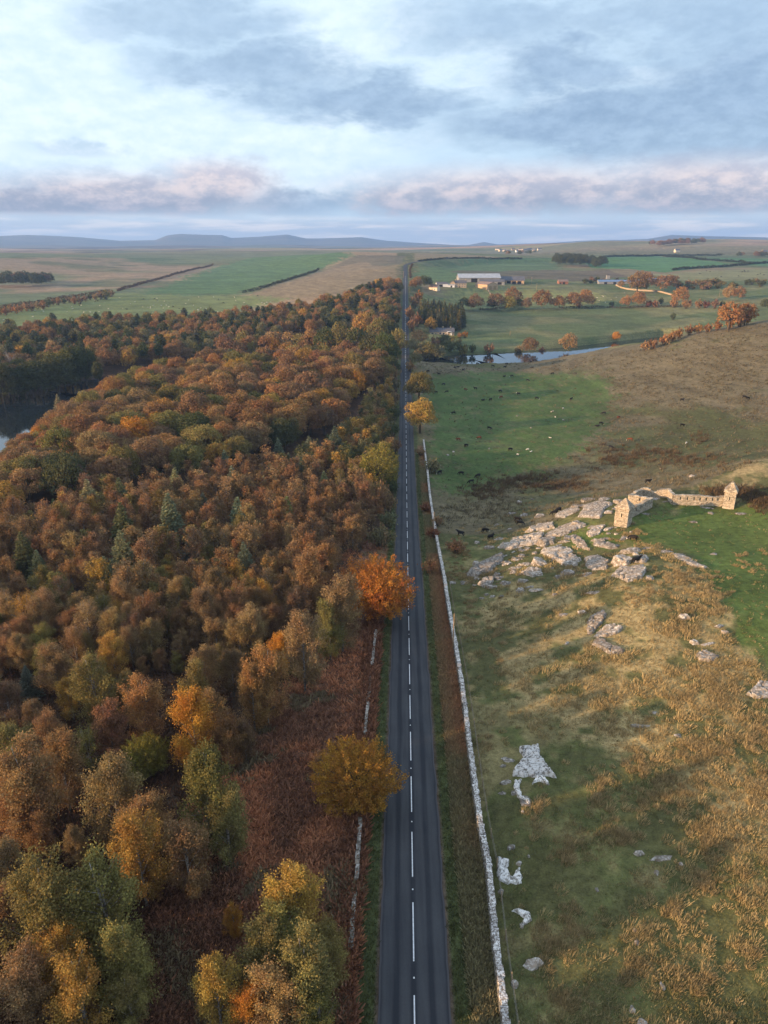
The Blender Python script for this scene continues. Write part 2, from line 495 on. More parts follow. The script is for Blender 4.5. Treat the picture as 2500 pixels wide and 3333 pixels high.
def b_blade(t):
    rp = island(t)
    cc = t.n('ShaderNodeVectorMath', operation='SCALE')
    t.link(attr(t, 'tint'), cc.inputs[0]); t.link(t.mr(rp, 0, 1, .6, 1.4, False), cc.inputs['Scale'])
    d = t.n('ShaderNodeBsdfDiffuse'); t.link(cc.outputs[0], d.inputs[0])
    tr = t.n('ShaderNodeBsdfTranslucent'); t.link(cc.outputs[0], tr.inputs[0])
    mx = t.n('ShaderNodeMixShader'); mx.inputs[0].default_value = .22
    t.link(d.outputs[0], mx.inputs[1]); t.link(tr.outputs[0], mx.inputs[2])
    return mx.outputs[0]
M_BLADE = mat('grass_blades', b_blade)
M_BIRCHBARK = mat('birch_bark', lambda t: bsdf(t, t.mix(t.mr(t.noise(objc(t), 5, 4, .7), .45, .58), (.30, .27, .24), (.09, .075, .065)), .9))
M_BARK = mat('brown_bark', lambda t: bsdf(t, t.mix(t.noise(objc(t), 6, 4, .7), (.05, .04, .03), (.13, .105, .08)), .95))
M_DEADBARK = mat('grey_bark', lambda t: bsdf(t, t.mix(t.noise(objc(t), 6, 4, .7), (.16, .14, .13), (.34, .31, .29)), .95))
M_POLE = mat('weathered_timber', lambda t: bsdf(t, t.mix(t.noise(pos(t), 9, 3, .6), (.20, .14, .08), (.36, .26, .15)), .9))
def plain(name, c1, c2=None, sc=3.0, rough=.85, spec=.25):
    c2 = c2 or tuple(v * 1.25 for v in c1)
    return mat(name, lambda t: bsdf(t, t.mix(t.mr(t.noise(pos(t), sc, 4, .65), .35, .65), c1, c2), rough, spec=spec))
M_BLACKCOAT = plain('black_coat', (.008, .007, .007), (.018, .015, .014), 4)
M_BROWNCOAT = plain('red_brown_coat', (.12, .035, .015), (.17, .055, .025), 4)
M_WHITECOAT = plain('white_coat', (.55, .52, .48), (.68, .65, .6), 5)
M_WOOL = plain('cream_wool', (.50, .47, .42), (.66, .63, .58), 9)
M_DARKFACE = plain('dark_face', (.03, .025, .022))
M_METALROOF = plain('pale_sheet_roof', (.26, .29, .33), (.36, .39, .43), .3, .5, .4)
M_SLATE = plain('slate_roof', (.075, .08, .095), (.13, .13, .145), .8)
M_TILEROOF = plain('brown_sheet_roof', (.17, .12, .105), (.24, .18, .155), .6)
M_BLUEROOF = plain('blue_sheet_roof', (.10, .17, .30), (.15, .23, .38), .4, .5)
M_COTTAGE = plain('sandstone_masonry', (.30, .24, .17), (.42, .34, .25), 1.2)
M_CREAM = plain('cream_render', (.55, .47, .36), (.64, .56, .44), .8)
M_WHITE = plain('white_paint', (.66, .66, .66), (.76, .76, .76), 1)
M_BOARD = plain('timber_cladding', (.36, .25, .16), (.46, .34, .23), .7)
M_GREYCLAD = plain('grey_cladding', (.20, .205, .21), (.28, .285, .29), .5)
M_DARK = plain('dark_interior', (.012, .012, .014))
M_GLASS = mat('window_glass', lambda t: bsdf(t, (.03, .035, .045), .08, spec=.6))
M_BRICK = plain('red_brick', (.22, .10, .07), (.30, .15, .10), 2)

# ------------------------------------------------------------------ mesh helpers
def link(o, parent=None):
    COL.objects.link(o)
    if parent is not None:
        o.parent = parent
    return o

def np_mesh(name, V, Q, mats, midx=None, cols=None, cname='tint', smooth=False):
    V = np.asarray(V, np.float32).reshape(-1, 3); Q = np.asarray(Q, np.int32)
    k = Q.shape[1]
    me = bpy.data.meshes.new(name)
    me.vertices.add(len(V)); me.vertices.foreach_set('co', V.ravel())
    me.loops.add(Q.size); me.loops.foreach_set('vertex_index', Q.ravel())
    me.polygons.add(len(Q))
    me.polygons.foreach_set('loop_start', np.arange(0, Q.size, k, dtype=np.int32))
    if midx is not None:
        me.polygons.foreach_set('material_index', np.asarray(midx, np.int32))
    me.polygons.foreach_set('use_smooth', np.full(len(Q), smooth))
    for m in (mats if isinstance(mats, (list, tuple)) else [mats]):
        me.materials.append(m)
    if cols is not None:
        a = me.attributes.new(cname, 'FLOAT_COLOR', 'POINT')
        c4 = np.ones((len(V), 4), np.float32); c4[:, :3] = cols
        a.data.foreach_set('color', c4.ravel())
    me.update(calc_edges=True)
    return me

def obj(name, me, parent=None, loc=None):
    o = bpy.data.objects.new(name, me)
    if loc is not None:
        o.location = loc
    return link(o, parent)

def tag(o, label=None, cat=None, group=None, kind=None):
    if label: o['label'] = label
    if cat: o['category'] = cat
    if group: o['group'] = group
    if kind or cat: o['kind'] = kind or 'thing'
    return o

def empty(name, loc, rz=0.0, label=None, cat=None, group=None):
    o = bpy.data.objects.new(name, None)
    o.empty_display_size = .5
    o.location = loc; o.rotation_euler = (0, 0, rz)
    link(o)
    return tag(o, label, cat, group)

class MB:
    """collects boxes, tubes and loose faces for one mesh"""
    def __init__(s):
        s.v, s.f = [], []
    def face(s, pts):
        b = len(s.v); s.v += [tuple(p) for p in pts]; s.f.append(tuple(range(b, b + len(pts))))
    def hexa(s, p):
        b = len(s.v); s.v += [tuple(q) for q in p]
        for f in ((0, 3, 2, 1), (4, 5, 6, 7), (0, 1, 5, 4), (1, 2, 6, 5), (2, 3, 7, 6), (3, 0, 4, 7)):
            s.f.append(tuple(b + i for i in f))
    def box(s, c_, size, rz=0.0, jit=0.0):
        x, y, z = (d / 2 for d in size)
        cs, sn = math.cos(rz), math.sin(rz)
        P = []
        for zz in (-z, z):
            for xx, yy in ((-x, -y), (x, -y), (x, y), (-x, y)):
                a, b_, h = xx + random.uniform(-jit, jit), yy + random.uniform(-jit, jit), zz + random.uniform(-jit, jit)
                P.append((c_[0] + a * cs - b_ * sn, c_[1] + a * sn + b_ * cs, c_[2] + h))
        s.hexa(P)
    def tube(s, pts, rad, n=6, cap=True):
        pts = [Vector(p) for p in pts]
        rings = []
        for i, p in enumerate(pts):
            d = (pts[min(i + 1, len(pts) - 1)] - pts[max(i - 1, 0)])
            d = d.normalized() if d.length > 1e-6 else Vector((0, 0, 1))
            a = d.cross(Vector((0.31, 0.95, 0.05))).normalized()
            b_ = d.cross(a)
            r = rad[i] if hasattr(rad, '__len__') else rad
            base = len(s.v)
            for k in range(n):
                w = 2 * math.pi * k / n
                s.v.append(tuple(p + a * (math.cos(w) * r) + b_ * (math.sin(w) * r)))
            rings.append(base)
        for r0, r1 in zip(rings, rings[1:]):
            for k in range(n):
                s.f.append((r0 + k, r0 + (k + 1) % n, r1 + (k + 1) % n, r1 + k))
        if cap:
            s.f.append(tuple(rings[0] + k for k in reversed(range(n))))
            s.f.append(tuple(rings[-1] + k for k in range(n)))
    def mesh(s, name, m, smooth=False):
        me = bpy.data.meshes.new(name)
        me.from_pydata(s.v, [], s.f)
        me.materials.append(m)
        if smooth:
            me.polygons.foreach_set('use_smooth', [True] * len(me.polygons))
        me.update()
        return me
    def build(s, name, m, parent=None, loc=None, smooth=False):
        return obj(name, s.mesh(name, m, smooth), parent, loc)

def leafquads(C, N, L, W, droop=None):
    """diamond leaves: centres C, facing N, length L, width W -> verts, quads"""
    n = len(C)
    N = N / (np.linalg.norm(N, axis=1, keepdims=True) + 1e-9)
    up = RNG.normal(size=(n, 3)) if droop is None else droop + RNG.normal(size=(n, 3)) * .35
    a = np.cross(N, up); a /= np.linalg.norm(a, axis=1, keepdims=True) + 1e-9
    b_ = np.cross(a, N)
    L = np.asarray(L).reshape(-1, 1) * .5; W = np.asarray(W).reshape(-1, 1) * .5
    V = np.stack([C - b_ * L, C + a * W, C + b_ * L, C - a * W], 1).reshape(-1, 3)
    return V, np.arange(4 * n).reshape(-1, 4)

# ------------------------------------------------------------------ the ground: one sheet to the skyline
def build_ground():
    th = np.concatenate([np.arange(-180, -46, 4.0), np.arange(-46, -36, .5), np.arange(-36, 36.01, .15), np.arange(36.5, 46, .5), np.arange(48, 180, 4.0)])
    rr = [0.5, 6, 12, 18, 23, 27]
    while rr[-1] < 12600:
        rr.append(rr[-1] * 1.0085 if rr[-1] > 30 else rr[-1] + .5)
    rr = np.array(rr)
    T, RR = np.meshgrid(np.radians(th), rr)
    x, y = (RR * np.sin(T)).ravel(), (RR * np.cos(T)).ravel()
    z = height(x, y)
    d = np.hypot(x, y); t = x - road_x(y)
    na, nt = len(rr), len(th)
    # plant cover
    n1 = fbm(x / 16, y / 16, 21, 4); n2 = fbm(x / 3.2, y / 3.2, 31, 3); n3 = fbm(x / 60, y / 60, 41, 4); n4 = fbm(x / 1.1, y / 1.1, 51, 2)
    nf = fbm(x / 420, y / 420, 61, 4)
    c = np.zeros((len(x), 3))
    def put(w, colr):
        nonlocal c
        w = np.clip(w, 0, 1)[:, None]
        c = c * (1 - w) + np.array(colr) * w
    def wob(amp):
        a = amp * np.clip(d / 130, .5, 25)
        return x + (fbm(x / (a * 3), y / (a * 3), 71, 3) - .5) * 2 * a, y + (fbm(x / (a * 3), y / (a * 3), 81, 3) - .5) * 4 * a
    xw, yw = wob(4.0)
    def reg(px):
        return inpoly(xw, yw, wpoly(px)).astype(float)
    soft_w = [(x + (fbm(x / a + 3 * i, y / a, 300 + i, 3) - .5) * b * np.clip(d / 130, .6, 8), y + (fbm(x / a, y / a + 5 * i, 320 + i, 3) - .5) * b * 1.6 * np.clip(d / 130, .6, 8)) for i, (a, b) in enumerate([(1.6, 9), (4, 16), (9, 20), (2.5, 24), (16, 14), (1.2, 18)])]
    def soft(px):
        P = wpoly(px)
        return sstep(.22, .78, sum(inpoly(a, b, P).astype(float) for a, b in soft_w) / len(soft_w))
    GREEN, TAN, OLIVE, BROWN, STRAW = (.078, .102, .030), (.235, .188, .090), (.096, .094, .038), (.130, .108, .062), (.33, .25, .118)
    # near pasture
    put(np.ones(len(x)), OLIVE)
    put(sstep(.42, .62, n1 * .5 + n2 * .5) * .8, GREEN)
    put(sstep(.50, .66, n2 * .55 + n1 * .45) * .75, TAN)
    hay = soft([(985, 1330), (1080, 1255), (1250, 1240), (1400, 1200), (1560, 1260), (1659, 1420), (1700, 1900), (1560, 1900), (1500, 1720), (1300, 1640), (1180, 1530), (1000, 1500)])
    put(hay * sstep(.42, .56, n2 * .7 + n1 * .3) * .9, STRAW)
    lush = soft([(1210, 1135), (1330, 1140), (1400, 1100), (1600, 1075), (1700, 1080), (1700, 1480), (1600, 1400), (1560, 1290), (1500, 1200), (1390, 1165), (1330, 1190), (1220, 1180)])
    put(lush * .9, (.084, .122, .031)); put(lush * sstep(.52, .68, n1) * .5, (.105, .128, .032))
    # valley beyond the knoll
    right = t > 7
    val = right & (d > 165) & (d < 520) & (z < 40)
    knoll = reg([(985, 1260), (1140, 1150), (1340, 1072), (1480, 1046), (1700, 985), (1700, 2300), (985, 2300)]) > .5
    val = (val & ~knoll).astype(float)
    put(val, BROWN); put(val * sstep(.48, .62, n2 * .5 + n1 * .5) * .7, (.155, .13, .08))
    put(val * sstep(.52, .64, n3 * .6 + n1 * .4) * .85, (.080, .085, .030))
    pas = soft([(915, 812), (1100, 800), (1300, 812), (1325, 835), (1300, 935), (1260, 965), (1190, 1005), (1090, 1035), (940, 1080), (925, 900)]) * right
    put(pas, (.068, .104, .032)); put(pas * sstep(.5, .68, n1 * .6 + n2 * .4) * .55, (.105, .122, .048))
    put(pas * sstep(.60, .72, n2) * .6, (.12, .11, .05))
    put(soft([(1470, 1056), (1560, 1030), (1700, 986), (1700, 1020), (1600, 1042), (1500, 1066)]) * .85, (.32, .24, .12))  # knoll crest: sunlight painted into the ground as a pale straw tone
    # land beyond the river
    beyond = (y > 520) & (t > 20) & (d < 2200)
    b1 = beyond.astype(float)
    put(b1, (.095, .120, .052)); put(b1 * sstep(.46, .62, n3) * .75, (.17, .165, .080)); put(b1 * sstep(.50, .6, nf) * .8 * (d > 850), (.22, .165, .10))
    put(soft([(890, 646), (1010, 622), (1290, 628), (1330, 640), (1240, 662), (1000, 662), (900, 656)]), (.20, .20, .075))
    put(soft([(885, 600), (905, 583), (1000, 560), (1200, 556), (1215, 580), (1150, 590), (960, 612)]), (.092, .140, .065))
    put(reg([(1000, 592), (1120, 586), (1350, 583), (1380, 600), (1300, 608), (1130, 606)]) * .8, (.125, .098, .068))
    # left country
    lf = ((t < -20) & (d > 620) & (d < 3600)).astype(float)
    put(lf, (.125, .145, .075)); put(lf * sstep(.42, .54, nf) * .9, (.27, .19, .12)); put(lf * sstep(.55, .66, fbm(x / 200, y / 200, 91, 4)) * .6, (.065, .10, .042))
    put(soft([(0, 712), (0, 672), (240, 632), (525, 637), (650, 640), (520, 668), (300, 700)]), (.140, .165, .062))
    put(soft([(300, 634), (525, 634), (692, 581), (765, 551), (660, 548), (460, 578)]), (.085, .142, .058))
    put(soft([(525, 638), (692, 583), (800, 560), (868, 572), (862, 640), (660, 645)]), (.195, .152, .092))
    put(reg([(692, 581), (765, 552), (880, 553), (868, 572), (800, 566)]) * .85, (.13, .115, .075))
    # right far fields
    put(reg([(1312, 556), (1420, 552), (1562, 569), (1440, 586), (1300, 578), (1290, 566)]), (.08, .165, .065))
    put(reg([(1470, 554), (1700, 558), (1700, 576), (1580, 569)]), (.08, .155, .065))
    put(soft([(1430, 592), (1700, 578), (1700, 606), (1480, 606), (1380, 600)]), (.18, .18, .09))
    # moor and far hills
    far = sstep(2200, 3200, d)
    put(far, (.33, .23, .16)); put(far * sstep(.44, .56, fbm(x / 620, y / 260, 101, 4)) * .9, (.095, .125, .06))
    put(far * sstep(.56, .62, fbm(x / 800, y / 300, 111, 3)), (.055, .035, .032))
    put(far * sstep(.60, .66, fbm(x / 500, y / 240, 121, 3)) * .8, (.26, .22, .11))
    put(sstep(5200, 8500, d) * .85, (.075, .078, .065))
    # river banks
    rd, rp = seg_dist(x, y, RIVER)
    rw = np.interp(rp, np.arange(len(RIVW)), RIVW)
    put((1 - sstep(1.0, 1.35, rd / rw)) * (d < 560) * .7, (.085, .068, .036))
    # wood floor and bracken on the side of the wood
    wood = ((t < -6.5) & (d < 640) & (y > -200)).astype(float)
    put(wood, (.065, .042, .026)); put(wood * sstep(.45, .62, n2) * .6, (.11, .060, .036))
    brk = reg([(300, 2500), (330, 1900), (520, 1600), (640, 1440), (720, 1330), (780, 1180), (860, 1150), (850, 1340), (800, 2500)]) * (t < -4)
    put(brk, (.15, .078, .05)); put(brk * sstep(.50, .65, n1) * .6, (.19, .098, .058)); put(brk * sstep(.62, .72, n3 * .5 + n1 * .5) * .3, (.12, .085, .05))
    # roadside: mown grass, then bracken and dead stalks up to the walls
    rs = ((y > -250) & (y < 445)).astype(float)
    put(rs * (1 - sstep(6.8, 7.4, np.abs(t))), (.125, .110, .050))
    put(rs * (np.abs(t) < 7) * sstep(.42, .6, n1) * .7, (.18, .095, .055))
    put(rs * (1 - sstep(4.3 + .0, 4.9, np.abs(t) + (n2 - .5) * 1.6)), (.070, .082, .032))
    put(rs * (1 - sstep(3.0, 3.35, np.abs(t))), (.10, .075, .055))
    lane = ((y > 445) & (y < 1200)).astype(float)
    put(lane * (1 - sstep(3.4, 6, np.abs(t))), (.085, .095, .045))
    c *= (.82 + .36 * n4)[:, None]
    i = np.arange(na - 1)[:, None] * nt + np.arange(nt)[None]
    j = np.arange(na - 1)[:, None] * nt + (np.arange(nt)[None] + 1) % nt
    Q = np.stack([i, j, j + nt, i + nt], -1).reshape(-1, 4)
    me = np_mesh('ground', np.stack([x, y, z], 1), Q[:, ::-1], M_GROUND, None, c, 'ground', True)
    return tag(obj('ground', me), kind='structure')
GROUND = build_ground()

# ------------------------------------------------------------------ water
def build_water():
    for nm, pts, ws in (('river', RIVER, RIVW),):
        P = np.array(pts); s = np.linspace(0, len(P) - 1, 160)
        X = np.interp(s, np.arange(len(P)), P[:, 0]); Y = np.interp(s, np.arange(len(P)), P[:, 1]); W = np.interp(s, np.arange(len(P)), ws) * 1.5
        dx_, dy_ = np.gradient(X), np.gradient(Y); l = np.hypot(dx_, dy_)
        nx, ny = -dy_ / l, dx_ / l
        V = []
        for k in range(160):
            for q in (-1, -.5, 0, .5, 1):
                V.append((X[k] + nx[k] * W[k] * q, Y[k] + ny[k] * W[k] * q, WATER + .02))
        Q = [(k * 5 + q, k * 5 + q + 1, k * 5 + 6 + q, k * 5 + 5 + q) for k in range(159) for q in range(4)]
        tag(obj(nm, np_mesh(nm, V, np.array(Q)[:, ::-1], M_WATER)), kind='structure')
build_water()

# ------------------------------------------------------------------ road
def build_road():
    ys = np.concatenate([np.arange(-240, 520, 1.0), np.arange(520, 1180, 4.0)])
    path = [(float(road_x(y)), y, float(road_prof(y))) for y in ys]
    s = np.linspace(0, len(BEND) - 1, 120)
    B = np.array(BEND, float)
    bx, by, bz = np.interp(s, range(len(B)), B[:, 0]), np.interp(s, range(len(B)), B[:, 1]), np.interp(s, range(len(B)), BENDZ)
    k = np.exp(-0.5 * (np.arange(-8, 9) / 3.5) ** 2); k /= k.sum()
    sm = lambda a: np.convolve(np.pad(a, 8, 'reflect', reflect_type='odd'), k, 'valid')
    path += list(zip(sm(bx)[2:], sm(by)[2:], sm(bz)[2:]))
    P = np.array(path)
    g = np.gradient(P[:, :2], axis=0); g /= np.linalg.norm(g, axis=1, keepdims=True)
    nx, ny = g[:, 1], -g[:, 0]
    N = len(P); M = 9
    off = np.linspace(-RW, RW, M)
    V = np.zeros((N, M, 3)); lane = np.zeros((N, M, 3))
    ed = (fbm(P[:, 1] / 3.0, P[:, 1] * 0, 5, 3) - .5) * .35
    for j, o in enumerate(off):
        w = o + (ed * np.sign(o) if j in (0, M - 1) else 0)
        V[:, j] = np.stack([P[:, 0] + nx * w, P[:, 1] + ny * w, P[:, 2] - .05 * abs(o / RW)], 1)
        lane[:, j] = o / (2 * RW) + .5
    i = np.arange(N - 1)[:, None] * M + np.arange(M - 1)[None]
    Q = np.stack([i, i + 1, i + 1 + M, i + M], -1).reshape(-1, 4)
    tag(obj('road', np_mesh('road', V.reshape(-1, 3), Q, M_ASPHALT, None, lane.reshape(-1, 3), 'lane', True)), kind='structure')
    mk = MB()
    y = 33.9 - 9.0 * 12
    while y < 1000:
        # short pieces so that a dash follows the dips of the road
        for q in range(3):
            a, b = y + 2 * q, y + 2 * q + 2
            w = .054 if y < 430 else .09
            xa, xb, za, zb = float(road_x(a)), float(road_x(b)), float(road_prof(a)) + .014, float(road_prof(b)) + .014
            mk.face([(xa - w, a, za), (xa + w, a, za), (xb + w, b, zb), (xb - w, b, zb)])
        y += 9.0
    tag(mk.build('road_marking', M_PAINT), kind='structure')
    st = MB()
    y = 33.9 + 7.5
    while y < 200:
        st.box((float(road_x(y)), y, float(road_prof(y)) + .012), (.12, .14, .03))
        y += 9.0
    o = st.build('road_studs', M_WHITE); tag(o, kind='structure')
build_road()

# ------------------------------------------------------------------ haze
def build_haze():
    m = bpy.data.materials.new('haze_air'); m.use_nodes = True
    t = NT(m.node_tree); m.node_tree.nodes.clear()
    v = t.n('ShaderNodeVolumePrincipled')
    v.inputs['Color'].default_value = (.33, .56, 1.0, 1)
    v.inputs['Density'].default_value = 1.0e-4
    v.inputs['Anisotropy'].default_value = 0.15
    o = t.n('ShaderNodeOutputMaterial'); t.link(v.outputs[0], o.inputs['Volume'])
    b = MB(); b.box((0, 0, 122), (25600, 25600, 306))
    h = b.build('haze', m); tag(h, kind='stuff')
    h.visible_shadow = True
build_haze()

# ================================================================== labels that single things out
ORD = ['', 'second ', 'third ', 'fourth ', 'fifth ', 'sixth ', 'seventh ', 'eighth ', 'ninth ', 'tenth ', 'eleventh ', 'twelfth ', 'thirteenth ', 'fourteenth ', 'fifteenth ', 'sixteenth ',
       'seventeenth ', 'eighteenth ', 'nineteenth ', 'twentieth ']
ORD += ['twenty-' + o for o in ('first ', 'second ', 'third ', 'fourth ', 'fifth ', 'sixth ', 'seventh ', 'eighth ', 'ninth ')] + ['thirtieth '] + ['thirty-' + o for o in ('first ', 'second ', 'third ', 'fourth ', 'fifth ')]
PENDING = []
def later(o, phrase, xy, marks):
    PENDING.append((o, phrase, xy, marks))
def finish_labels():
    by = {}
    for o, ph, xy, marks in PENDING:
        nm, p = min(marks, key=lambda q: (q[1][0] - xy[0]) ** 2 + (q[1][1] - xy[1]) ** 2)
        by.setdefault((ph, nm), []).append((math.hypot(p[0] - xy[0], p[1] - xy[1]), o))
    for (ph, nm), l in by.items():
        l.sort(key=lambda q: q[0])
        for i, (_, o) in enumerate(l):
            o['label'] = f'{ph}, {ORD[min(i, len(ORD) - 1)]}nearest {nm}'
def mk(name, u, v):
    return (name, hit(u * 1.507, v * 1.507)[:2])

# ================================================================== trees: prototypes
PAL = {'rust': ((.250, .146, .074), 'rust brown'), 'copper': ((.305, .172, .076), 'copper'), 'tan': ((.300, .200, .098), 'tan'), 'gold': ((.37, .230, .066), 'golden'),
       'olive': ((.205, .172, .064), 'olive green'), 'greygreen': ((.180, .170, .090), 'grey green'), 'brown': ((.220, .145, .082), 'dull brown'), 'orange': ((.42, .200, .046), 'bright orange'),
       'green': ((.090, .102, .046), 'dark green'), 'lime': ((.23, .195, .050), 'yellow green'), 'blue': ((.105, .118, .078), 'blue green'), 'red': ((.210, .092, .055), 'dark red')}

def birch_proto(seed, n, ls):
    """upright feathery crown; nominal 9 m tall, 4.7 m wide"""
    r = np.random.default_rng(seed); random.seed(seed)
    tr = MB(); C, D = [], []
    nst = r.integers(1, 4)
    for s_ in range(nst):
        a0 = r.uniform(0, 6.28); lean = r.uniform(.1, .9) if nst > 1 else .25
        top = np.array([math.cos(a0) * lean, math.sin(a0) * lean, r.uniform(7.3, 8.4)])
        tr.tube([(top[0] * k * k, top[1] * k * k, top[2] * k - .4 * (k == 0)) for k in (0, .3, .6, 1)], [.14, .1, .06, .02], 5)
        nb = int(34 / nst ** .6)
        for b in range(nb):
            k = r.uniform(.07, .97)
            base = np.array([top[0] * k * k, top[1] * k * k, top[2] * k])
            w = a0 + b * 2.4 + r.normal() * .3
            ln = (2.55 * (1 - k) ** .55 + .25) * r.uniform(.65, 1.12) * min(1, .55 + k * 1.6)
            end = base + np.array([math.cos(w) * ln * .85, math.sin(w) * ln * .85, ln * r.uniform(.6, 1.2)])
            if ln > .9:
                tr.tube([base, base + (end - base) * .5, end], [.04, .025, .01], 3, False)
            m = 3
            for q in (.45, .78, 1.05):
                p = base + (end - base) * q
                C.append(p + r.normal(size=3) * .12); D.append((end - base))
    C = np.array(C); D = np.array(D); D /= np.linalg.norm(D, axis=1, keepdims=True)
    per = max(2, n // len(C))
    idx = np.repeat(np.arange(len(C)), per)
    sp = r.normal(size=(len(idx), 3)) * np.array([.23, .23, .27])
    hang = np.abs(r.normal(size=len(idx))) * .28
    P = C[idx] + sp; P[:, 2] -= hang
    V, Q = leafquads(P, r.normal(size=P.shape) + np.array([0, 0, .4]), ls * r.uniform(.7, 1.5, len(P)), ls * r.uniform(.45, .8, len(P)), D[idx] * .8 + np.array([0, 0, -.4]))
    return (V, Q), tr

def oak_proto(seed, n, ls, R_=5.0, H=10.5):
    """broad dome of uneven lobes; nominal 10.5 m tall, 10 m wide"""
    r = np.random.default_rng(seed); random.seed(seed)
    tr = MB(); P, N = [], []
    tr.tube([(0, 0, -.6), (0.1, 0, 2.2), (.15, .1, 4.2)], [.48, .38, .26], 7)
    nl = 28
    for i in range(nl):
        k = (i + .5) / nl
        zz = 1 - 1.6 * k
        w = i * 2.399 + r.normal() * .25
        rad = math.sqrt(max(0, 1 - zz * zz)) * R_ * r.uniform(.62, .92)
        c = np.array([math.cos(w) * rad, math.sin(w) * rad, H * .52 + zz * H * .36 * r.uniform(.75, 1.15)])
        lr = r.uniform(1.2, 2.2)
        tr.tube([(.15, .1, 3.6), tuple(c * .5 + np.array([0, 0, 1.6])), tuple(c)], [.2, .12, .04], 4, False)
        m = int(n / nl * (lr / 1.7) ** 2)
        d = r.normal(size=(m, 3)); d[:, 2] = np.abs(d[:, 2]) * 1.0 - .35
        d /= np.linalg.norm(d, axis=1, keepdims=True)
        rr = lr * (1 - np.abs(r.normal(size=(m, 1))) * .16)
        lump = 1 + .22 * np.sin(d[:, :1] * 5 + i) * np.cos(d[:, 1:2] * 6 - i)
        P.append(c + d * rr * lump * np.array([1.08, 1.08, .78])); N.append(d + r.normal(size=d.shape) * .7)
    P = np.concatenate(P); N = np.concatenate(N)
    V, Q = leafquads(P, N, ls * r.uniform(.7, 1.5, len(P)), ls * r.uniform(.5, 1.0, len(P)))
    return (V, Q), tr

def beech_proto(seed, n, ls):
    """radiating sprays; nominal 9 m tall, 9 m wide"""
    r = np.random.default_rng(seed); random.seed(seed)
    tr = MB(); P, D = [], []
    tr.tube([(0, 0, -.5), (0, 0, 1.6), (.1, 0, 3.4)], [.34, .28, .2], 7)
    nb = 150
    for i in range(nb):
        zz = 1 - 1.75 * (i + .5) / nb
        w = i * 2.399
        h = math.sqrt(max(0, 1 - zz * zz))
        d = np.array([math.cos(w) * h, math.sin(w) * h, zz])
        e = np.array([0, 0, 3.9]) + d * np.array([4.3, 4.3, 4.7 if zz > 0 else 3.7]) * r.uniform(.88, 1.08) * (1 + .12 * math.sin(w * 2 + seed) * h + .12 * math.sin(w * 5 + zz * 4 + seed))
        s = np.array([0, 0, 3.0]) + d * .4
        if i % 3 == 0:
            tr.tube([s, s + (e - s) * .55 + np.array([0, 0, .2]), e], [.09, .05, .012], 3, False)
        m = n // nb
        q = 1 - np.abs(r.normal(size=(m, 1))) * .30
        q = np.clip(q, .18, 1.05)
        up = np.array([0, 0, .5]) * q ** 2
        P.append(s + (e - s) * q + up + r.normal(size=(m, 3)) * (.16 + .34 * (1.05 - q))); D.append(np.repeat((e - s)[None], m, 0) + np.array([0, 0, 2.0]))
    P = np.concatenate(P); D = np.concatenate(D); D /= np.linalg.norm(D, axis=1, keepdims=True)
    V, Q = leafquads(P, r.normal(size=P.shape), ls * r.uniform(.8, 1.6, len(P)), ls * r.uniform(.4, .7, len(P)), D)
    return (V, Q), tr

def spruce_proto(seed, n, ls, pine=False):
    """tiers of sweeping branches; nominal 9 m tall, 5 m wide"""
    r = np.random.default_rng(seed); random.seed(seed)
    tr = MB(); P, N, D = [], [], []
    tr.tube([(0, 0, -.5), (0, 0, 4.5), (0, 0, 8.8)], [.2, .12, .02], 6)
    tiers = 17
    for t_ in range(tiers):
        k = t_ / (tiers - 1)
        z0 = .9 + 7.9 * k if not pine else 4.2 + 4.6 * k
        ln = (2.55 * (1 - k) ** .85 + .18) if not pine else 2.0 * math.sin(.5 + 2.4 * k) + .3
        nb = 11 if k < .7 else 7
        for b in range(nb):
            w = 6.283 * (b + r.uniform(-.3, .3)) / nb + t_ * .7
            l = ln * r.uniform(.72, 1.12)
            d = np.array([math.cos(w), math.sin(w), 0]); sd = np.array([-d[1], d[0], 0])
            m = max(2, int(n / (tiers * 10) * (l / 1.5 + .25)))
            q = np.sqrt(r.uniform(.02, 1, (m, 1)))
            side = r.uniform(-1, 1, (m, 1)) * (1.05 - q) * l * .34
            dropz = -.28 * l * q + .30 * l * q ** 3
            P.append(np.array([0, 0, z0]) + d * q * l + sd * side + np.concatenate([np.zeros((m, 2)), dropz + r.normal(size=(m, 1)) * .07], 1))
            N.append(np.array([0, 0, 1.]) + r.normal(size=(m, 3)) * .45)
            D.append(np.repeat(d[None], m, 0) + sd * np.sign(side) * .7)
    P, N, D = np.concatenate(P), np.concatenate(N), np.concatenate(D)
    V, Q = leafquads(P, N, ls * r.uniform(.9, 1.7, len(P)), ls * r.uniform(.35, .6, len(P)), D * 3)
    return (V, Q), tr

def bush_proto(seed, n, ls):
    """low thicket; nominal 2.6 m tall, 4 m wide"""
    r = np.random.default_rng(seed); random.seed(seed)
    tr = MB(); P = []
    for i in range(26):
        w = r.uniform(0, 6.28); rad = 1.75 * math.sqrt(r.uniform(0, 1))
        e = np.array([math.cos(w) * rad, math.sin(w) * rad, (2.5 - .42 * rad ** 1.5) * r.uniform(.75, 1.1)])
        tr.tube([(e[0] * .2, e[1] * .2, -.2), tuple(e * .6), tuple(e)], [.035, .02, .008], 3, False)
        m = n // 26
        P.append(e * (1 - np.abs(r.normal(size=(m, 1))) * .28) + r.normal(size=(m, 3)) * .26)
    P = np.concatenate(P); P[:, 2] = np.maximum(P[:, 2], .05)
    V, Q = leafquads(P, r.normal(size=P.shape), ls * r.uniform(.7, 1.5, len(P)), ls * r.uniform(.4, .8, len(P)), np.repeat(np.array([[0, 0, 1.]]), len(P), 0))
    return (V, Q), tr

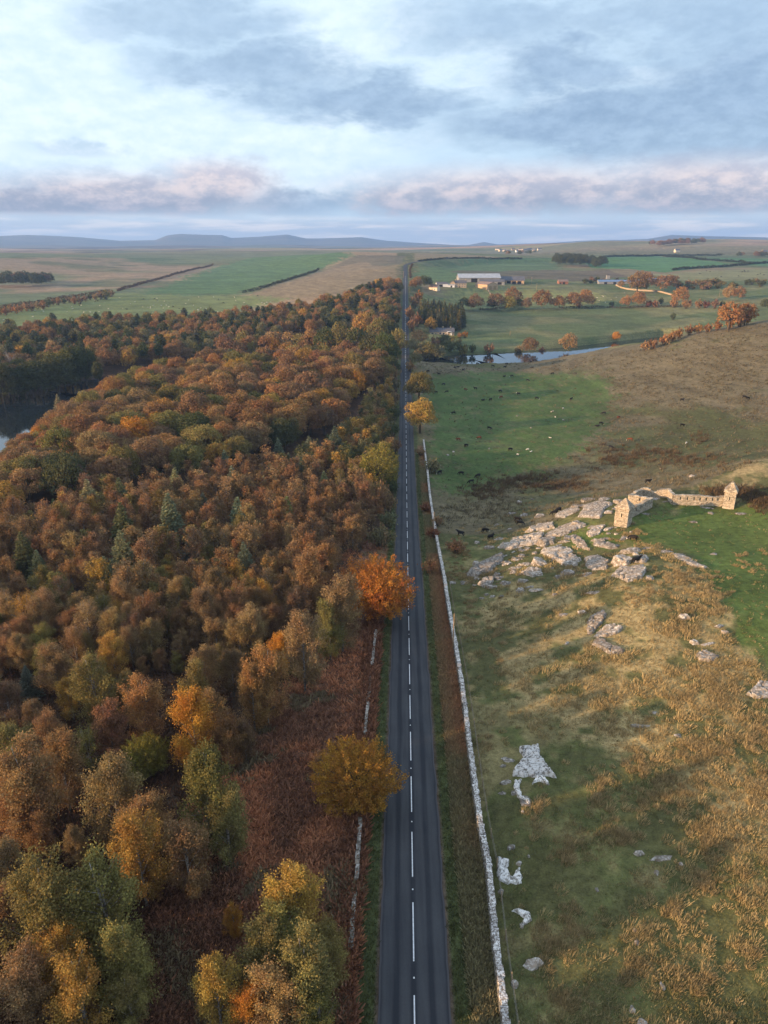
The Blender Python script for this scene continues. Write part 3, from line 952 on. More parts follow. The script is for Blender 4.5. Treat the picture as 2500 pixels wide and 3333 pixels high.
def bare_proto(seed):
    r = np.random.default_rng(seed); random.seed(seed)
    tr = MB()
    def grow(p, d, l, rad, k):
        e = p + d * l
        mid = p + d * l * .5 + r.normal(size=3) * l * .06
        tr.tube([p, mid, e], [rad, rad * .8, rad * .6], 5 if k < 2 else 3, False)
        if k < 4:
            for _ in range(3 if k else 4):
                nd = d + r.normal(size=3) * .55 + np.array([0, 0, .12]); nd /= np.linalg.norm(nd)
                grow(p + (e - p) * r.uniform(.55, 1), nd, l * r.uniform(.55, .78), rad * .55, k + 1)
    grow(np.array([0, 0, -.4]), np.array([.05, 0, 1.]), 3.6, .2, 0)
    return tr

PROTO = {}
def protos():
    def reg(kind, lod, made, nom, bark):
        for i, ((V, Q), tr) in enumerate(made):
            cm = np_mesh(f'{kind}_crown', V, Q, M_LEAF)
            tm = tr.mesh(f'{kind}_trunk', bark, True)
            PROTO.setdefault((kind, lod), []).append((V, Q, cm, tm, nom))
    reg('birch_tree', 'hi', [birch_proto(s, 19000, .135) for s in range(1, 7)] + [birch_proto(s, 6500, .14) for s in (7,)], (9, 4.7), M_BIRCHBARK)
    reg('birch_tree', 'mid', [birch_proto(s, 4200, .235) for s in range(11, 18)] + [birch_proto(18, 1500, .24)], (9, 4.7), M_BIRCHBARK)
    reg('birch_tree', 'lo', [birch_proto(s, 900, .42) for s in range(21, 26)], (9, 4.7), M_BIRCHBARK)
    reg('oak_tree', 'hi', [oak_proto(s, 12000, .26) for s in range(1, 4)], (10.5, 11), M_BARK)
    reg('oak_tree', 'mid', [oak_proto(s, 8000, .33) for s in range(11, 17)], (10.5, 11), M_BARK)
    reg('oak_tree', 'lo', [oak_proto(s, 1700, .62) for s in range(21, 26)], (10.5, 11), M_BARK)
    reg('beech_tree', 'hi', [beech_proto(s, 24000, .20) for s in range(1, 4)], (8.8, 8.8), M_BARK)
    reg('beech_tree', 'mid', [beech_proto(s, 7000, .30) for s in range(4, 6)], (8.8, 8.8), M_BARK)
    reg('spruce_tree', 'hi', [spruce_proto(s, 5200, .34) for s in range(1, 4)], (9, 5), M_BARK)
    reg('spruce_tree', 'mid', [spruce_proto(s, 2600, .46) for s in range(4, 7)], (9, 5), M_BARK)
    reg('spruce_tree', 'lo', [spruce_proto(s, 620, .85) for s in range(7, 10)], (9, 5), M_BARK)
    reg('pine_tree', 'mid', [spruce_proto(s, 2200, .5, True) for s in range(14, 17)], (9, 4.5), M_BARK)
    reg('pine_tree', 'lo', [spruce_proto(s, 620, .85, True) for s in range(17, 20)], (9, 4.5), M_BARK)
    reg('bush', 'hi', [bush_proto(s, 1900, .20) for s in range(1, 4)], (2.6, 4.2), M_BARK)
    reg('bush', 'mid', [bush_proto(s, 700, .34) for s in range(4, 7)], (2.6, 4.2), M_BARK)
    reg('bush', 'lo', [bush_proto(s, 260, .55) for s in range(7, 10)], (2.6, 4.2), M_BARK)
protos()
ASPECT = {'birch_tree': 2.0, 'oak_tree': 1.08, 'beech_tree': 1.0, 'spruce_tree': 1.75, 'pine_tree': 2.0, 'bush': .62}
LOD = {'birch_tree': (125, 270), 'oak_tree': (150, 420), 'beech_tree': (170, 9e9), 'spruce_tree': (150, 330), 'pine_tree': (0, 420), 'bush': (130, 330)}
TREES = []       # dicts of everything that will grow

def grow(kind, x, y, width, colour, H=None, label=None, tone=1.0, group=None, where=None, cat=None, force=False):
    z = gz(x, y)
    H = H or width * ASPECT[kind]
    pu, pv, Z = project(x, y, z + H * .55)
    TREES.append(dict(kind=kind, x=x, y=y, z=z, w=width, H=H, c=colour, label=label, tone=tone, group=group, where=where, u=float(pu) / 1.507, v=float(pv) / 1.507, Z=float(Z), px=width / float(Z) * F, cat=cat, force=force))

def at_crown(kind, u, v, wpx, colour, label=None, asp=None, tone=1.0, group=None, where=None, cat=None):
    wpx = wpx * (1.04 if kind == 'birch_tree' else 1.12 if kind == 'spruce_tree' else 1.10)
    """a tree whose crown is centred on a pixel of the 1659-wide copy and is wpx wide there"""
    H = 8.0
    for _ in range(4):
        x, y, z = hit(u * 1.507, v * 1.507, H * .55)
        Z = y * CP - (z + H * .55 - CAMZ) * SP
        w = wpx * 1.507 / F * Z
        H = w * (asp or ASPECT[kind])
    grow(kind, x, y, w, colour, H, label, tone, group, where, cat, True)

# ---- single trees and bushes one can point to
for a in [
    ('beech_tree', 815, 1268, 132, 'orange', 'bright orange beech leaning over the left edge of the road'),
    ('beech_tree', 768, 1672, 166, 'orange', 'round russet gold beech beside the lower road, its trunk at a broken wall', None, .82),
    ('beech_tree', 818, 1008, 92, 'lime', 'yellow green beech with golden top on the wood edge of the road'),
    ('beech_tree', 310, 1632, 92, 'lime', 'low round green and orange beech alone in the dark bracken'),
    ('oak_tree', 908, 895, 64, 'gold', 'golden round tree standing over the right edge of the road'),
    ('oak_tree', 905, 832, 58, 'olive', 'olive tree with an orange tip behind the golden roadside tree'),
    ('birch_tree', 420, 1565, 112, 'orange', 'orange topped birch with a white trunk showing, above the low round beech'),
    ('birch_tree', 205, 1490, 100, 'olive', 'broad olive yellow birch left of the copper birch'),
    ('birch_tree', 306, 1522, 96, 'copper', 'copper birch of even oval shape between olive and orange birches'),
    ('birch_tree', 572, 1466, 104, 'copper', 'bronze gold birch at the bracken edge with a flame red tip behind'),
    ('birch_tree', 545, 1500, 84, 'copper', 'copper birch leaning on the golden birch at the bracken edge'),
    ('birch_tree', 600, 1408, 62, 'orange', 'small flame red birch tip above the golden birch'),
    ('birch_tree', 655, 1398, 100, 'tan', 'broad tan birch at the bracken edge'),
    ('birch_tree', 712, 1350, 76, 'olive', 'dark olive birch in a gap left of the orange beech'),
    ('birch_tree', 738, 1312, 96, 'tan', 'tan birch touching the orange beech'),
    ('birch_tree', 662, 1255, 92, 'rust', 'rust birch at the top of the bracken clearing'),
    ('birch_tree', 640, 1955, 140, 'gold', 'tall orange gold birch top in the lowest clump by the road'),
    ('birch_tree', 565, 2070, 130, 'olive', 'olive birch left in the lowest clump by the road'),
    ('birch_tree', 660, 2090, 150, 'olive', 'dark olive green birch on the road side of the lowest clump'),
    ('birch_tree', 470, 2150, 120, 'gold', 'golden birch low on the left side of the lowest roadside clump'),
    ('birch_tree', 535, 2180, 100, 'orange', 'vivid orange birch at the bottom of the photo'),
    ('birch_tree', 690, 2170, 90, 'olive', 'olive birch at the bottom nearest to the road'),
    ('birch_tree', 618, 2030, 120, 'olive', 'olive birch just under the tall orange gold top by the road'), ('birch_tree', 592, 2160, 125, 'tan', 'tan birch in the heart of the lowest roadside clump'), ('birch_tree', 705, 2055, 96, 'olive', 'slim olive birch on the outer road side of the lowest clump'),
    ('birch_tree', 505, 1985, 48, 'orange', 'thin orange sapling left of the tall orange gold birch'),
    ('birch_tree', 85, 1990, 185, 'olive', 'big grey olive birch in the bottom left clump'),
    ('birch_tree', 228, 1958, 170, 'olive', 'olive birch on the right top of the bottom left clump'),
    ('birch_tree', 135, 2075, 120, 'gold', 'ochre gold birch in the middle of the bottom left clump'),
    ('birch_tree', 272, 2070, 140, 'olive', 'dull olive birch on the bracken side of the bottom left clump'),
    ('birch_tree', 180, 2165, 140, 'gold', 'amber birch at the bottom edge of the bottom left clump'),
    ('birch_tree', 55, 2135, 130, 'tan', 'tan birch in the lower left corner'),
    ('birch_tree', 5, 1965, 90, 'rust', 'rust birch cut by the left edge beside the grey olive birch'),
    ('birch_tree', 280, 2165, 100, 'olive', 'olive birch low down beside the amber bottom edge birch'),
    ('birch_tree', 248, 1722, 130, 'tan', 'tan orange birch with pale stems below the low round beech'),
    ('birch_tree', 322, 1785, 110, 'rust', 'rust birch in the clump of five above the open bracken'),
    ('birch_tree', 300, 1850, 130, 'gold', 'gold and rust birch at the foot of the clump of five'),
    ('birch_tree', 402, 1835, 120, 'rust', 'rust birch bulging from the clump of five towards the bracken'),
    ('birch_tree', 442, 1715, 140, 'olive', 'broad olive gold birch on the bracken side of the clump of five'),
    ('birch_tree', 488, 1770, 110, 'olive', 'dark olive birch on the road side of the clump of five'),
    ('birch_tree', 490, 1592, 80, 'rust', 'rust birch just road side of the orange topped birch'),
    ('birch_tree', 528, 1588, 58, 'brown', 'small dull brown birch alone on the bracken slope'),
    ('birch_tree', 82, 1805, 72, 'rust', 'thin rust birch with white stems near the left edge'),
    ('birch_tree', 162, 1828, 60, 'brown', 'small brown birch with one white stem near the left edge'),
    ('birch_tree', 60, 1690, 150, 'rust', 'wide pinkish rust birch at the left edge'),
    ('birch_tree', 132, 1652, 110, 'rust', 'rust birch behind the wide pinkish birch of the left edge'),
    ('birch_tree', 25, 1745, 100, 'copper', 'copper birch in front of the wide pinkish birch'),
    ('birch_tree', 20, 1870, 90, 'tan', 'tan birch at the left edge above the bottom left clump'),
    ('birch_tree', 440, 1445, 80, 'tan', 'tan birch above the orange topped birch'),
    ('birch_tree', 500, 1440, 66, 'brown', 'dull brown birch left of the golden bracken edge birch'),
    ('spruce_tree', 85, 1905, 84, 'greygreen', 'grey olive conifer behind the bottom left birch clump'),
    ('bush', 650, 1445, 54, 'lime', 'yellow green sapling on the bracken slope'),
    ('bush', 822, 1158, 66, 'greygreen', 'pale grey green willow bush beside the road behind the orange beech'),
    ('bush', 838, 1122, 50, 'greygreen', 'smaller grey green willow bush just beyond the first one'),
    ('bush', 690, 1640, 50, 'brown', 'thin brown shrub left of the round russet beech'),
    ('bush', 928, 1222, 48, 'copper', 'copper bush between road and wall opposite the orange beech'),
    ('bush', 935, 1150, 36, 'red', 'dark red bush against the wall beyond the copper bush'),
    ('bush', 945, 1125, 30, 'brown', 'brown thorn bush growing through the wall'),
    ('bush', 920, 1095, 28, 'red', 'dark red thorn bush on the road verge by the wall'),
    ('bush', 938, 1005, 46, 'greygreen', 'grey leafless looking bush leaning on the wall'),
    ('bush', 908, 975, 24, 'brown', 'brown bush on the verge below the golden tree'),
    ('bush', 985, 1180, 48, 'brown', 'brown scrub in the field beside the wall'),
]:
    at_crown(*a)
# foot of the wood's own edge along the road
for (u, v, w, c) in [(835, 1080, 44, 'brown'), (820, 1060, 50, 'tan'), (845, 1050, 36, 'green'), (850, 960, 34, 'brown'), (848, 925, 30, 'green'), (852, 890, 30, 'green'), (850, 860, 30, 'brown'), (855, 830, 26, 'greygreen'), (850, 805, 30, 'brown')]:
    at_crown('bush', u, v, w, c, None, 1.0, where='edge')
# spruces among the birches
for (u, v, w) in [(192, 1073, 50), (260, 1070, 50), (265, 1135, 66), (367, 1115, 66), (317, 1062, 26), (515, 1115, 55), (621, 1110, 50), (265, 1198, 70), (229, 1240, 52), (52, 1193, 60), (83, 1221, 45), (478, 1213, 42), (528, 1208, 50), (380, 1042, 42),
                  (570, 1047, 26), (502, 1037, 40), (486, 1000, 36), (668, 969, 36), (723, 953, 42), (624, 998, 26), (650, 1010, 26), (601, 969, 30), (125, 868, 20), (23, 964, 20), (118, 1100, 30), (60, 1470, 46), (440, 1090, 34), (700, 1040, 30), (410, 1180, 34), (330, 1000, 26)]:
    at_crown('spruce_tree', u, v, w, random.choice(['blue', 'blue', 'green', 'greygreen']), None, 1.6, 1.55, where='wood')

def poisson(xr, yr, gap, seed):
    r = np.random.default_rng(seed)
    gx, gy = np.meshgrid(np.arange(xr[0], xr[1], gap), np.arange(yr[0], yr[1], gap * .87))
    gx = gx + (np.arange(gx.shape[0]) % 2)[:, None] * gap * .5
    gx = gx + r.uniform(-.42, .42, gx.shape) * gap; gy = gy + r.uniform(-.42, .42, gy.shape) * gap
    return gx.ravel(), gy.ravel()

def zone(poly, gap, seed, xr, yr, chooser, where, extra=None):
    x, y = poisson(xr, yr, gap, seed)
    z = height(x, y)
    rd, rp = seg_dist(x, y, RIVER); rw = np.interp(rp, np.arange(len(RIVW)), RIVW)
    ok = (rd > rw * 1.12) & (np.abs(x - road_x(y)) > 6.2)
    u, v, Z = project(x, y, z + 4.5)
    ok &= (Z > 5) & inpoly(u / 1.507, v / 1.507, poly)
    ex = np.array([(t['x'], t['y'], t['w']) for t in TREES])
    for i in np.nonzero(ok)[0]:
        kind, colour, w, H = chooser(u[i] / 1.507, v[i] / 1.507, x[i], y[i])
        if kind is None:
            continue
        if len(ex) and np.any((ex[:, 0] - x[i]) ** 2 + (ex[:, 1] - y[i]) ** 2 < (.36 * ex[:, 2] + .30 * w) ** 2):
            continue
        if extra and not extra(x[i], y[i], w):
            continue
        grow(kind, float(x[i]), float(y[i]), w, colour, H, where=where)

rnd = random.Random(11)
def tint_noise(x, y, s=35.0):
    return float(fbm(np.array([x / s]), np.array([y / s]), 201, 3)[0])
def ch_birch(u, v, x, y):
    k = tint_noise(x, y); q = rnd.random()
    w = rnd.choice([rnd.uniform(2.2, 3.4), rnd.uniform(3.2, 4.6), rnd.uniform(4.2, 5.8)])
    if u > 600 and v < 1010:           # lighter mixed growth towards the far end of the road
        c = rnd.choices(['tan', 'greygreen', 'olive', 'gold', 'copper', 'green'], [3, 3, 3, 2, 2, 2])[0]
    elif k > .56:
        c = rnd.choices(['rust', 'copper', 'tan', 'brown'], [5, 3, 2, 2])[0]
    elif k < .42:
        c = rnd.choices(['olive', 'tan', 'brown', 'rust', 'gold'], [2.5, 4, 2, 2, .6])[0]
    else:
        c = rnd.choices(['rust', 'brown', 'tan', 'copper', 'gold', 'olive'], [5, 4, 4, 2, .6, 1])[0]
    return 'birch_tree', c, w, w * rnd.uniform(1.7, 2.1)
def ch_ridge(u, v, x, y):
    q = rnd.random(); w = rnd.uniform(9.0, 14.5)
    c = rnd.choices(['copper', 'rust', 'olive', 'gold', 'orange', 'tan', 'green', 'brown'], [3, 4, 4, 1.2, .5, 3, 1, 2])[0]
    return 'oak_tree', c, w, w * rnd.uniform(.95, 1.2)
def ch_far(u, v, x, y):
    q = rnd.random(); w = rnd.uniform(6.5, 10.5)
    if q < .16:
        return 'pine_tree', rnd.choice(['green', 'green', 'blue']), w * .62, w * 1.6
    lit = v < 700 and u > 420
    c = rnd.choices(['copper', 'rust', 'olive', 'brown', 'green', 'tan', 'gold', 'greygreen'], [4 if lit else 2, 3, 3, 2.5, 3.2, 1.5, .8, 1.2])[0]
    return 'oak_tree', c, w, w * rnd.uniform(1.15, 1.55)

zone([(-400, 1170), (60, 1090), (250, 1045), (450, 1005), (620, 985), (720, 950), (800, 850), (864, 800), (862, 1075), (800, 1110), (760, 1165), (700, 1225), (650, 1330), (560, 1385), (470, 1440), (400, 1450), (330, 1425), (200, 1435), (60, 1455), (-400, 1490)],
     3.6, 5, (-190, 8), (90, 420), ch_birch, 'wood')
zone([(-700, 1490), (60, 1455), (330, 1430), (470, 1450), (470, 1640), (180, 1620), (190, 1880), (-700, 1900)], 5.6, 6, (-190, -8), (55, 130), ch_birch, 'wood')
zone([(-1500, 1900), (-30, 1900), (-30, 2500), (-1500, 2600)], 5.0, 8, (-130, -20), (-10, 90), ch_birch, 'wood')
zone([(-160, 1110), (-30, 1060), (60, 985), (140, 925), (215, 872), (300, 818), (450, 772), (620, 715), (866, 690), (864, 790), (800, 840), (690, 930), (560, 975), (330, 1035), (100, 1090)], 9.6, 9, (-240, 12), (170, 520), ch_ridge, 'ridge')
zone([(-260, 760), (0, 718), (200, 698), (300, 692), (420, 690), (560, 680), (700, 655), (800, 625), (868, 612), (868, 705), (620, 715), (450, 755), (280, 800), (150, 862), (-260, 880)], 8.4, 10, (-420, 24), (380, 860), ch_far, 'far wood')
zone([(-160, 1075), (-30, 1015), (40, 955), (120, 890), (205, 838), (300, 792), (300, 822), (215, 876), (140, 928), (60, 990), (-30, 1062), (-160, 1112)], 5.2, 14, (-260, 0), (170, 520), lambda u, v, x, y: ('oak_tree', rnd.choice(['copper', 'rust', 'tan', 'olive', 'orange', 'brown', 'copper']), rnd.uniform(4.6, 7.5), rnd.uniform(6, 8.5)), 'ridge')
for x_, y_ in zip(*poisson((-150, -20), (-60, 34), 5.0, 77)):      # the wood goes on beside and behind the viewpoint
    if abs(x_ - road_x(y_)) > 24:
        k_, c_, w_, h_ = ch_birch(0, 1500, x_, y_); grow(k_, float(x_), float(y_), w_ * 1.2, c_, h_ * 1.15, where='wood')
# dark fringe of pines at the near end of the far wood, by the bridge
for (u, v, w, c) in [(700, 735, 46, 'green'), (735, 730, 44, 'olive'), (770, 738, 46, 'green'), (800, 748, 44, 'green'), (835, 752, 50, 'green'), (858, 738, 40, 'olive'), (845, 715, 36, 'green'), (815, 715, 40, 'olive'), (780, 705, 40, 'gold')]:
    at_crown('oak_tree', u, v, w, c, None, 1.5, where='far wood')
for i in range(16):
    at_crown('oak_tree', -60 + i * 16 + rnd.uniform(-6, 6), 838 - 2.0 * abs(i - 4) - i * 2 + rnd.uniform(-8, 6), rnd.uniform(50, 66), rnd.choice(['green', 'brown', 'olive', 'green', 'greygreen']), None, 1.35, .8, where='far wood')
# right of the road beyond the bridge
for (u, v, w, c) in [(893, 745, 30, 'greygreen'), (905, 728, 34, 'tan'), (890, 700, 26, 'copper'), (912, 752, 30, 'greygreen'), (898, 775, 30, 'greygreen'), (886, 790, 22, 'tan'), (925, 755, 34, 'olive'), (945, 758, 34, 'greygreen'), (965, 750, 30, 'green'), (985, 748, 28, 'green'),
                     (1000, 755, 24, 'olive'), (960, 735, 28, 'green'), (940, 738, 26, 'brown'), (902, 690, 26, 'rust'), (886, 675, 24, 'copper'), (895, 650, 26, 'brown'), (905, 640, 22, 'orange')]:
    at_crown('oak_tree' if w > 27 else 'bush', u, v, w, c, None, 1.0, where='bridge')
at_crown('oak_tree', 931, 700, 26, 'gold', 'small golden tree beside the bungalow', 1.15)
rp_ = random.Random(3)
pl = [(908, 662), (1000, 672), (1004, 700), (985, 708), (935, 694), (905, 690)]
zone(pl, 5.2, 21, (25, 110), (560, 860), lambda u, v, x, y: ('spruce_tree', rnd.choice(['green', 'green', 'blue', 'olive']), rnd.uniform(4.4, 6), rnd.uniform(11, 14)), 'plantation')
# hedgerow trees and parkland trees beyond the river
for (x_, y_, w_, c_) in [(445, 360, 60, 'brown'), (395, 365, 44, 'green'), (425, 368, 40, 'brown'), (530, 355, 62, 'brown'), (510, 368, 40, 'green'), (600, 335, 66, 'rust'), (585, 362, 52, 'lime'), (655, 366, 42, 'brown'), (625, 366, 34, 'green'), (722, 345, 70, 'rust'), (795, 360, 50, 'copper'),
                         (850, 350, 60, 'rust'), (900, 340, 62, 'copper'), (770, 364, 34, 'brown'), (1068, 357, 42, 'copper'), (1122, 346, 56, 'copper'), (1295, 333, 66, 'copper'), (1510, 370, 98, 'copper'), (1575, 374, 78, 'copper'), (1500, 322, 52, 'tan'),
                         (1540, 324, 50, 'rust'), (1120, 274, 76, 'rust'), (1160, 270, 60, 'rust'), (1140, 290, 46, 'olive'), (1220, 280, 60, 'rust'), (1260, 278, 56, 'rust'), (1050, 286, 28, 'tan'), (1652, 370, 42, 'green'), (672, 540, 62, 'brown'), (830, 528, 70, 'tan'), (1030, 500, 34, 'orange'),
                         (200, 278, 44, 'brown'), (225, 275, 44, 'green'), (185, 285, 36, 'copper'), (245, 278, 40, 'green'), (88, 275, 36, 'copper'), (70, 282, 40, 'copper'), (108, 280, 30, 'rust')]:
    at_crown('oak_tree', (1200 + x_ / 1.2762) / 1.507, (700 + y_ / 1.2762) / 1.507, w_ / 1.2762 / 1.507, c_, None, 1.12, where='park')
for (x_, y_, w_, c_) in [(875, 372, 30, 'copper'), (1165, 366, 34, 'red'), (1190, 366, 34, 'rust'), (1215, 356, 26, 'green'), (1320, 366, 44, 'rust'), (1270, 364, 40, 'copper'), (1375, 368, 40, 'rust'), (1405, 369, 34, 'red'), (1440, 367, 42, 'brown'), (1470, 368, 30, 'green'),
                         (1180, 532, 50, 'brown'), (1150, 540, 44, 'tan'), (1230, 515, 50, 'copper'), (1262, 503, 46, 'copper'), (1290, 490, 46, 'copper'), (1335, 476, 46, 'rust'), (1370, 470, 44, 'copper'), (1410, 466, 40, 'rust'), (1450, 458, 44, 'copper'), (1500, 452, 46, 'rust'), (1545, 444, 40, 'tan'),
                         (1575, 436, 36, 'orange'), (1265, 420, 30, 'green'), (1010, 368, 24, 'green'), (930, 352, 36, 'greygreen'), (400, 495, 30, 'orange'), (380, 498, 26, 'copper'), (310, 520, 44, 'olive'), (400, 555, 40, 'olive'), (430, 552, 36, 'green'), (350, 512, 28, 'lime'),
                         (380, 520, 20, 'lime'), (500, 552, 50, 'brown'), (625, 556, 40, 'greygreen'), (280, 575, 46, 'greygreen'), (240, 580, 44, 'olive'), (205, 575, 40, 'tan'), (720, 560, 30, 'brown')]:
    at_crown('bush', (1200 + x_ / 1.2762) / 1.507, (700 + y_ / 1.2762) / 1.507, w_ / 1.2762 / 1.507, c_, None, .8, where='park')
rs = random.Random(5)
for i in range(46):     # scrub along the old railway
    x_, y_ = rs.uniform(960, 1640), rs.uniform(318, 372)
    at_crown('bush', (1800 + x_ / 2.37) / 1.507, (780 + (y_ - (x_ - 960) * .02) / 2.37) / 1.507, rs.uniform(9, 20), rs.choice(['green', 'brown', 'green', 'tan', 'olive']), None, .6, where='scrub')
for i in range(16):
    at_crown('bush', (1800 + rs.uniform(170, 620) / 2.37) / 1.507, (780 + rs.uniform(300, 322) / 2.37) / 1.507, rs.uniform(10, 16), rs.choice(['green', 'brown', 'green']), None, .6, where='scrub')
for i in range(26):     # dark copse on the rise
    a = i / 25
    at_crown('oak_tree', (1800 + (20 + 370 * a) / 2.37) / 1.507, (780 + (140 + rs.uniform(-8, 24) + 26 * a - (a * (1 - a)) * 30) / 2.37) / 1.507, rs.uniform(15, 20), 'green', None, 1.15, .8, where='copse')
for i in range(22):     # copse at the left edge
    a = i / 21
    at_crown('oak_tree', (-30 + 235 * a) * .52, 601 + rs.uniform(-6, 5), rs.uniform(18, 26), rs.choice(['green', 'green', 'brown']), None, 1.2, .8, where='west copse')
for i in range(30):     # woods on the far hill
    a = rs.random()
    at_crown('oak_tree', 1402 + 118 * a, 526 - 7 * a + rs.uniform(-2, 2), rs.uniform(9, 13), rs.choice(['brown', 'green', 'rust']), None, 1.0, where='far hill')
for i in range(14):
    at_crown('oak_tree', 1590 + 80 * rs.random(), 549 + rs.uniform(-2, 2), rs.uniform(9, 13), rs.choice(['green', 'brown']), None, .9, where='far hill')
for i in range(10):
    at_crown('oak_tree', 1085 + 85 * rs.random(), 544 + rs.uniform(-2, 1), rs.uniform(6, 10), rs.choice(['green', 'brown']), None, .9, where='village')
for i in range(22):     # bushy row at the foot of the left fields
    a = i / 21
    at_crown('bush', 0 + 240 * a, 671 - 36 * a + rs.uniform(-3, 2), rs.uniform(14, 22), rs.choice(['tan', 'brown', 'copper', 'olive', 'green']), None, .8, where='left row')

# ---- turn the list into trees: the largest of each kind one by one, the rest as one mass per kind
MARKS_WOOD = [mk('to the orange beech over the road', 800, 1330), mk('to the round russet beech', 770, 1760), mk('to the bottom left clump', 150, 2150), mk('to the clump of five birches', 350, 1880), mk('to the low round beech in bracken', 310, 1680),
              mk('to the orange topped white trunked birch', 420, 1640), mk('to the copper oval birch', 306, 1590), mk('to the bare slope at the left edge', 0, 1500), mk('to the left edge below the lake', 20, 1300), mk('to the left edge at the lake corner', 30, 1060), mk('to the tall blue spruce pair', 320, 1170),
              mk('to the wide spruce over mid wood', 265, 1250), mk('to the spruce nearest the clearing', 528, 1240), mk('to the top of the bracken clearing', 740, 1200), mk('to the willow bushes by the road', 825, 1170), mk('to the yellow green roadside beech', 818, 1040), mk('to the spruces north of the clearing', 640, 1040), mk('to the middle of the wood', 440, 1330), mk('to the tan birch of the inner wood', 160, 1400), mk('to the dense rust thicket', 580, 1300), mk('to the narrow dark spruce', 317, 1090), mk('to the first bend of the wood edge', 640, 1450), mk('to the road below the golden tree', 855, 920)]
MARKS_RIDGE = [mk('to the tip of the lake', 180, 850), mk('to the left end of the ridge', 20, 1010), mk('to the road at the bridge', 862, 800), mk('to the ridge summit over the lake', 420, 800), mk('to the inner end of the ridge', 600, 940), mk('to the middle of the ridge', 350, 930), mk('to the pines by the road', 720, 790), mk('to the ridge shoulder', 540, 800)]
MARKS_FAR = [mk('to the left edge of the lake', 0, 840), mk('to the stone cottage by the road', 855, 665), mk('to the pale sheep field', 250, 720), mk('to the bridge over the water', 866, 770), mk('to the far end of the wood', 800, 680), mk('to the dead trees on the lake', 60, 850), mk('to the middle of the far wood', 450, 730), mk('to the shed hidden in the trees', 760, 760), mk('to the moor edge', 620, 690)]
MARKS_PARK = [mk('to the farm barns', 1050, 640), mk('to the bungalow', 955, 735), mk('to the curved lit wall', 1400, 640), mk('to the river bend', 1380, 745), mk('to the right edge of the photo', 1640, 690), mk('to the middle of the hedgerow', 1180, 672), mk('to the blue roofed shed', 1330, 620), mk('to the bridge over the river', 880, 790), mk('to the broad river reach', 1150, 770)]
MARKS_OUT = [mk('to the dark copse on the rise', 1250, 575), mk('to the far village', 1120, 555), mk('to the wooded far hill', 1450, 545), mk('to the copse at the left edge', 50, 612), mk('to the right edge beyond the green fields', 1640, 560), mk('to the left end of the sheep field', 20, 690), mk('to the long left hedge', 260, 640), mk('to the railway scrub end', 1600, 625), mk('to the railway scrub middle', 1400, 630)]
WHERE = {'wood': ('in the wood', MARKS_WOOD), 'edge': ('on the wood edge', MARKS_WOOD), 'ridge': ('on the ridge', MARKS_RIDGE), 'far wood': ('across the lake', MARKS_FAR), 'bridge': ('beyond the bridge', MARKS_PARK), 'plantation': ('in the plantation', MARKS_PARK),
         'park': ('across the river', MARKS_PARK), 'scrub': ('in the scrub', MARKS_OUT + MARKS_PARK), 'copse': ('in the dark copse', MARKS_OUT), 'west copse': ('in the far copse', MARKS_OUT), 'far hill': ('on the skyline', MARKS_OUT), 'village': ('by the village', MARKS_OUT), 'left row': ('in the field row', MARKS_OUT)}
KINDWORD = {'birch_tree': 'birch', 'oak_tree': 'broad tree', 'beech_tree': 'beech', 'spruce_tree': 'spruce', 'pine_tree': 'pine', 'bush': 'bush'}
GROUPW = {'birch_tree': 'birches of the autumn wood', 'oak_tree': 'broad autumn trees', 'beech_tree': 'beeches beside the road', 'spruce_tree': 'spruces among the birches', 'pine_tree': 'dark pines', 'bush': 'bushes and scrub'}
def pick_lod(t):
    a, b = LOD[t['kind']]
    l = 'hi' if t['Z'] < a else ('mid' if t['Z'] < b else 'lo')
    if (t['kind'], l) not in PROTO:
        l = 'mid'
    return l
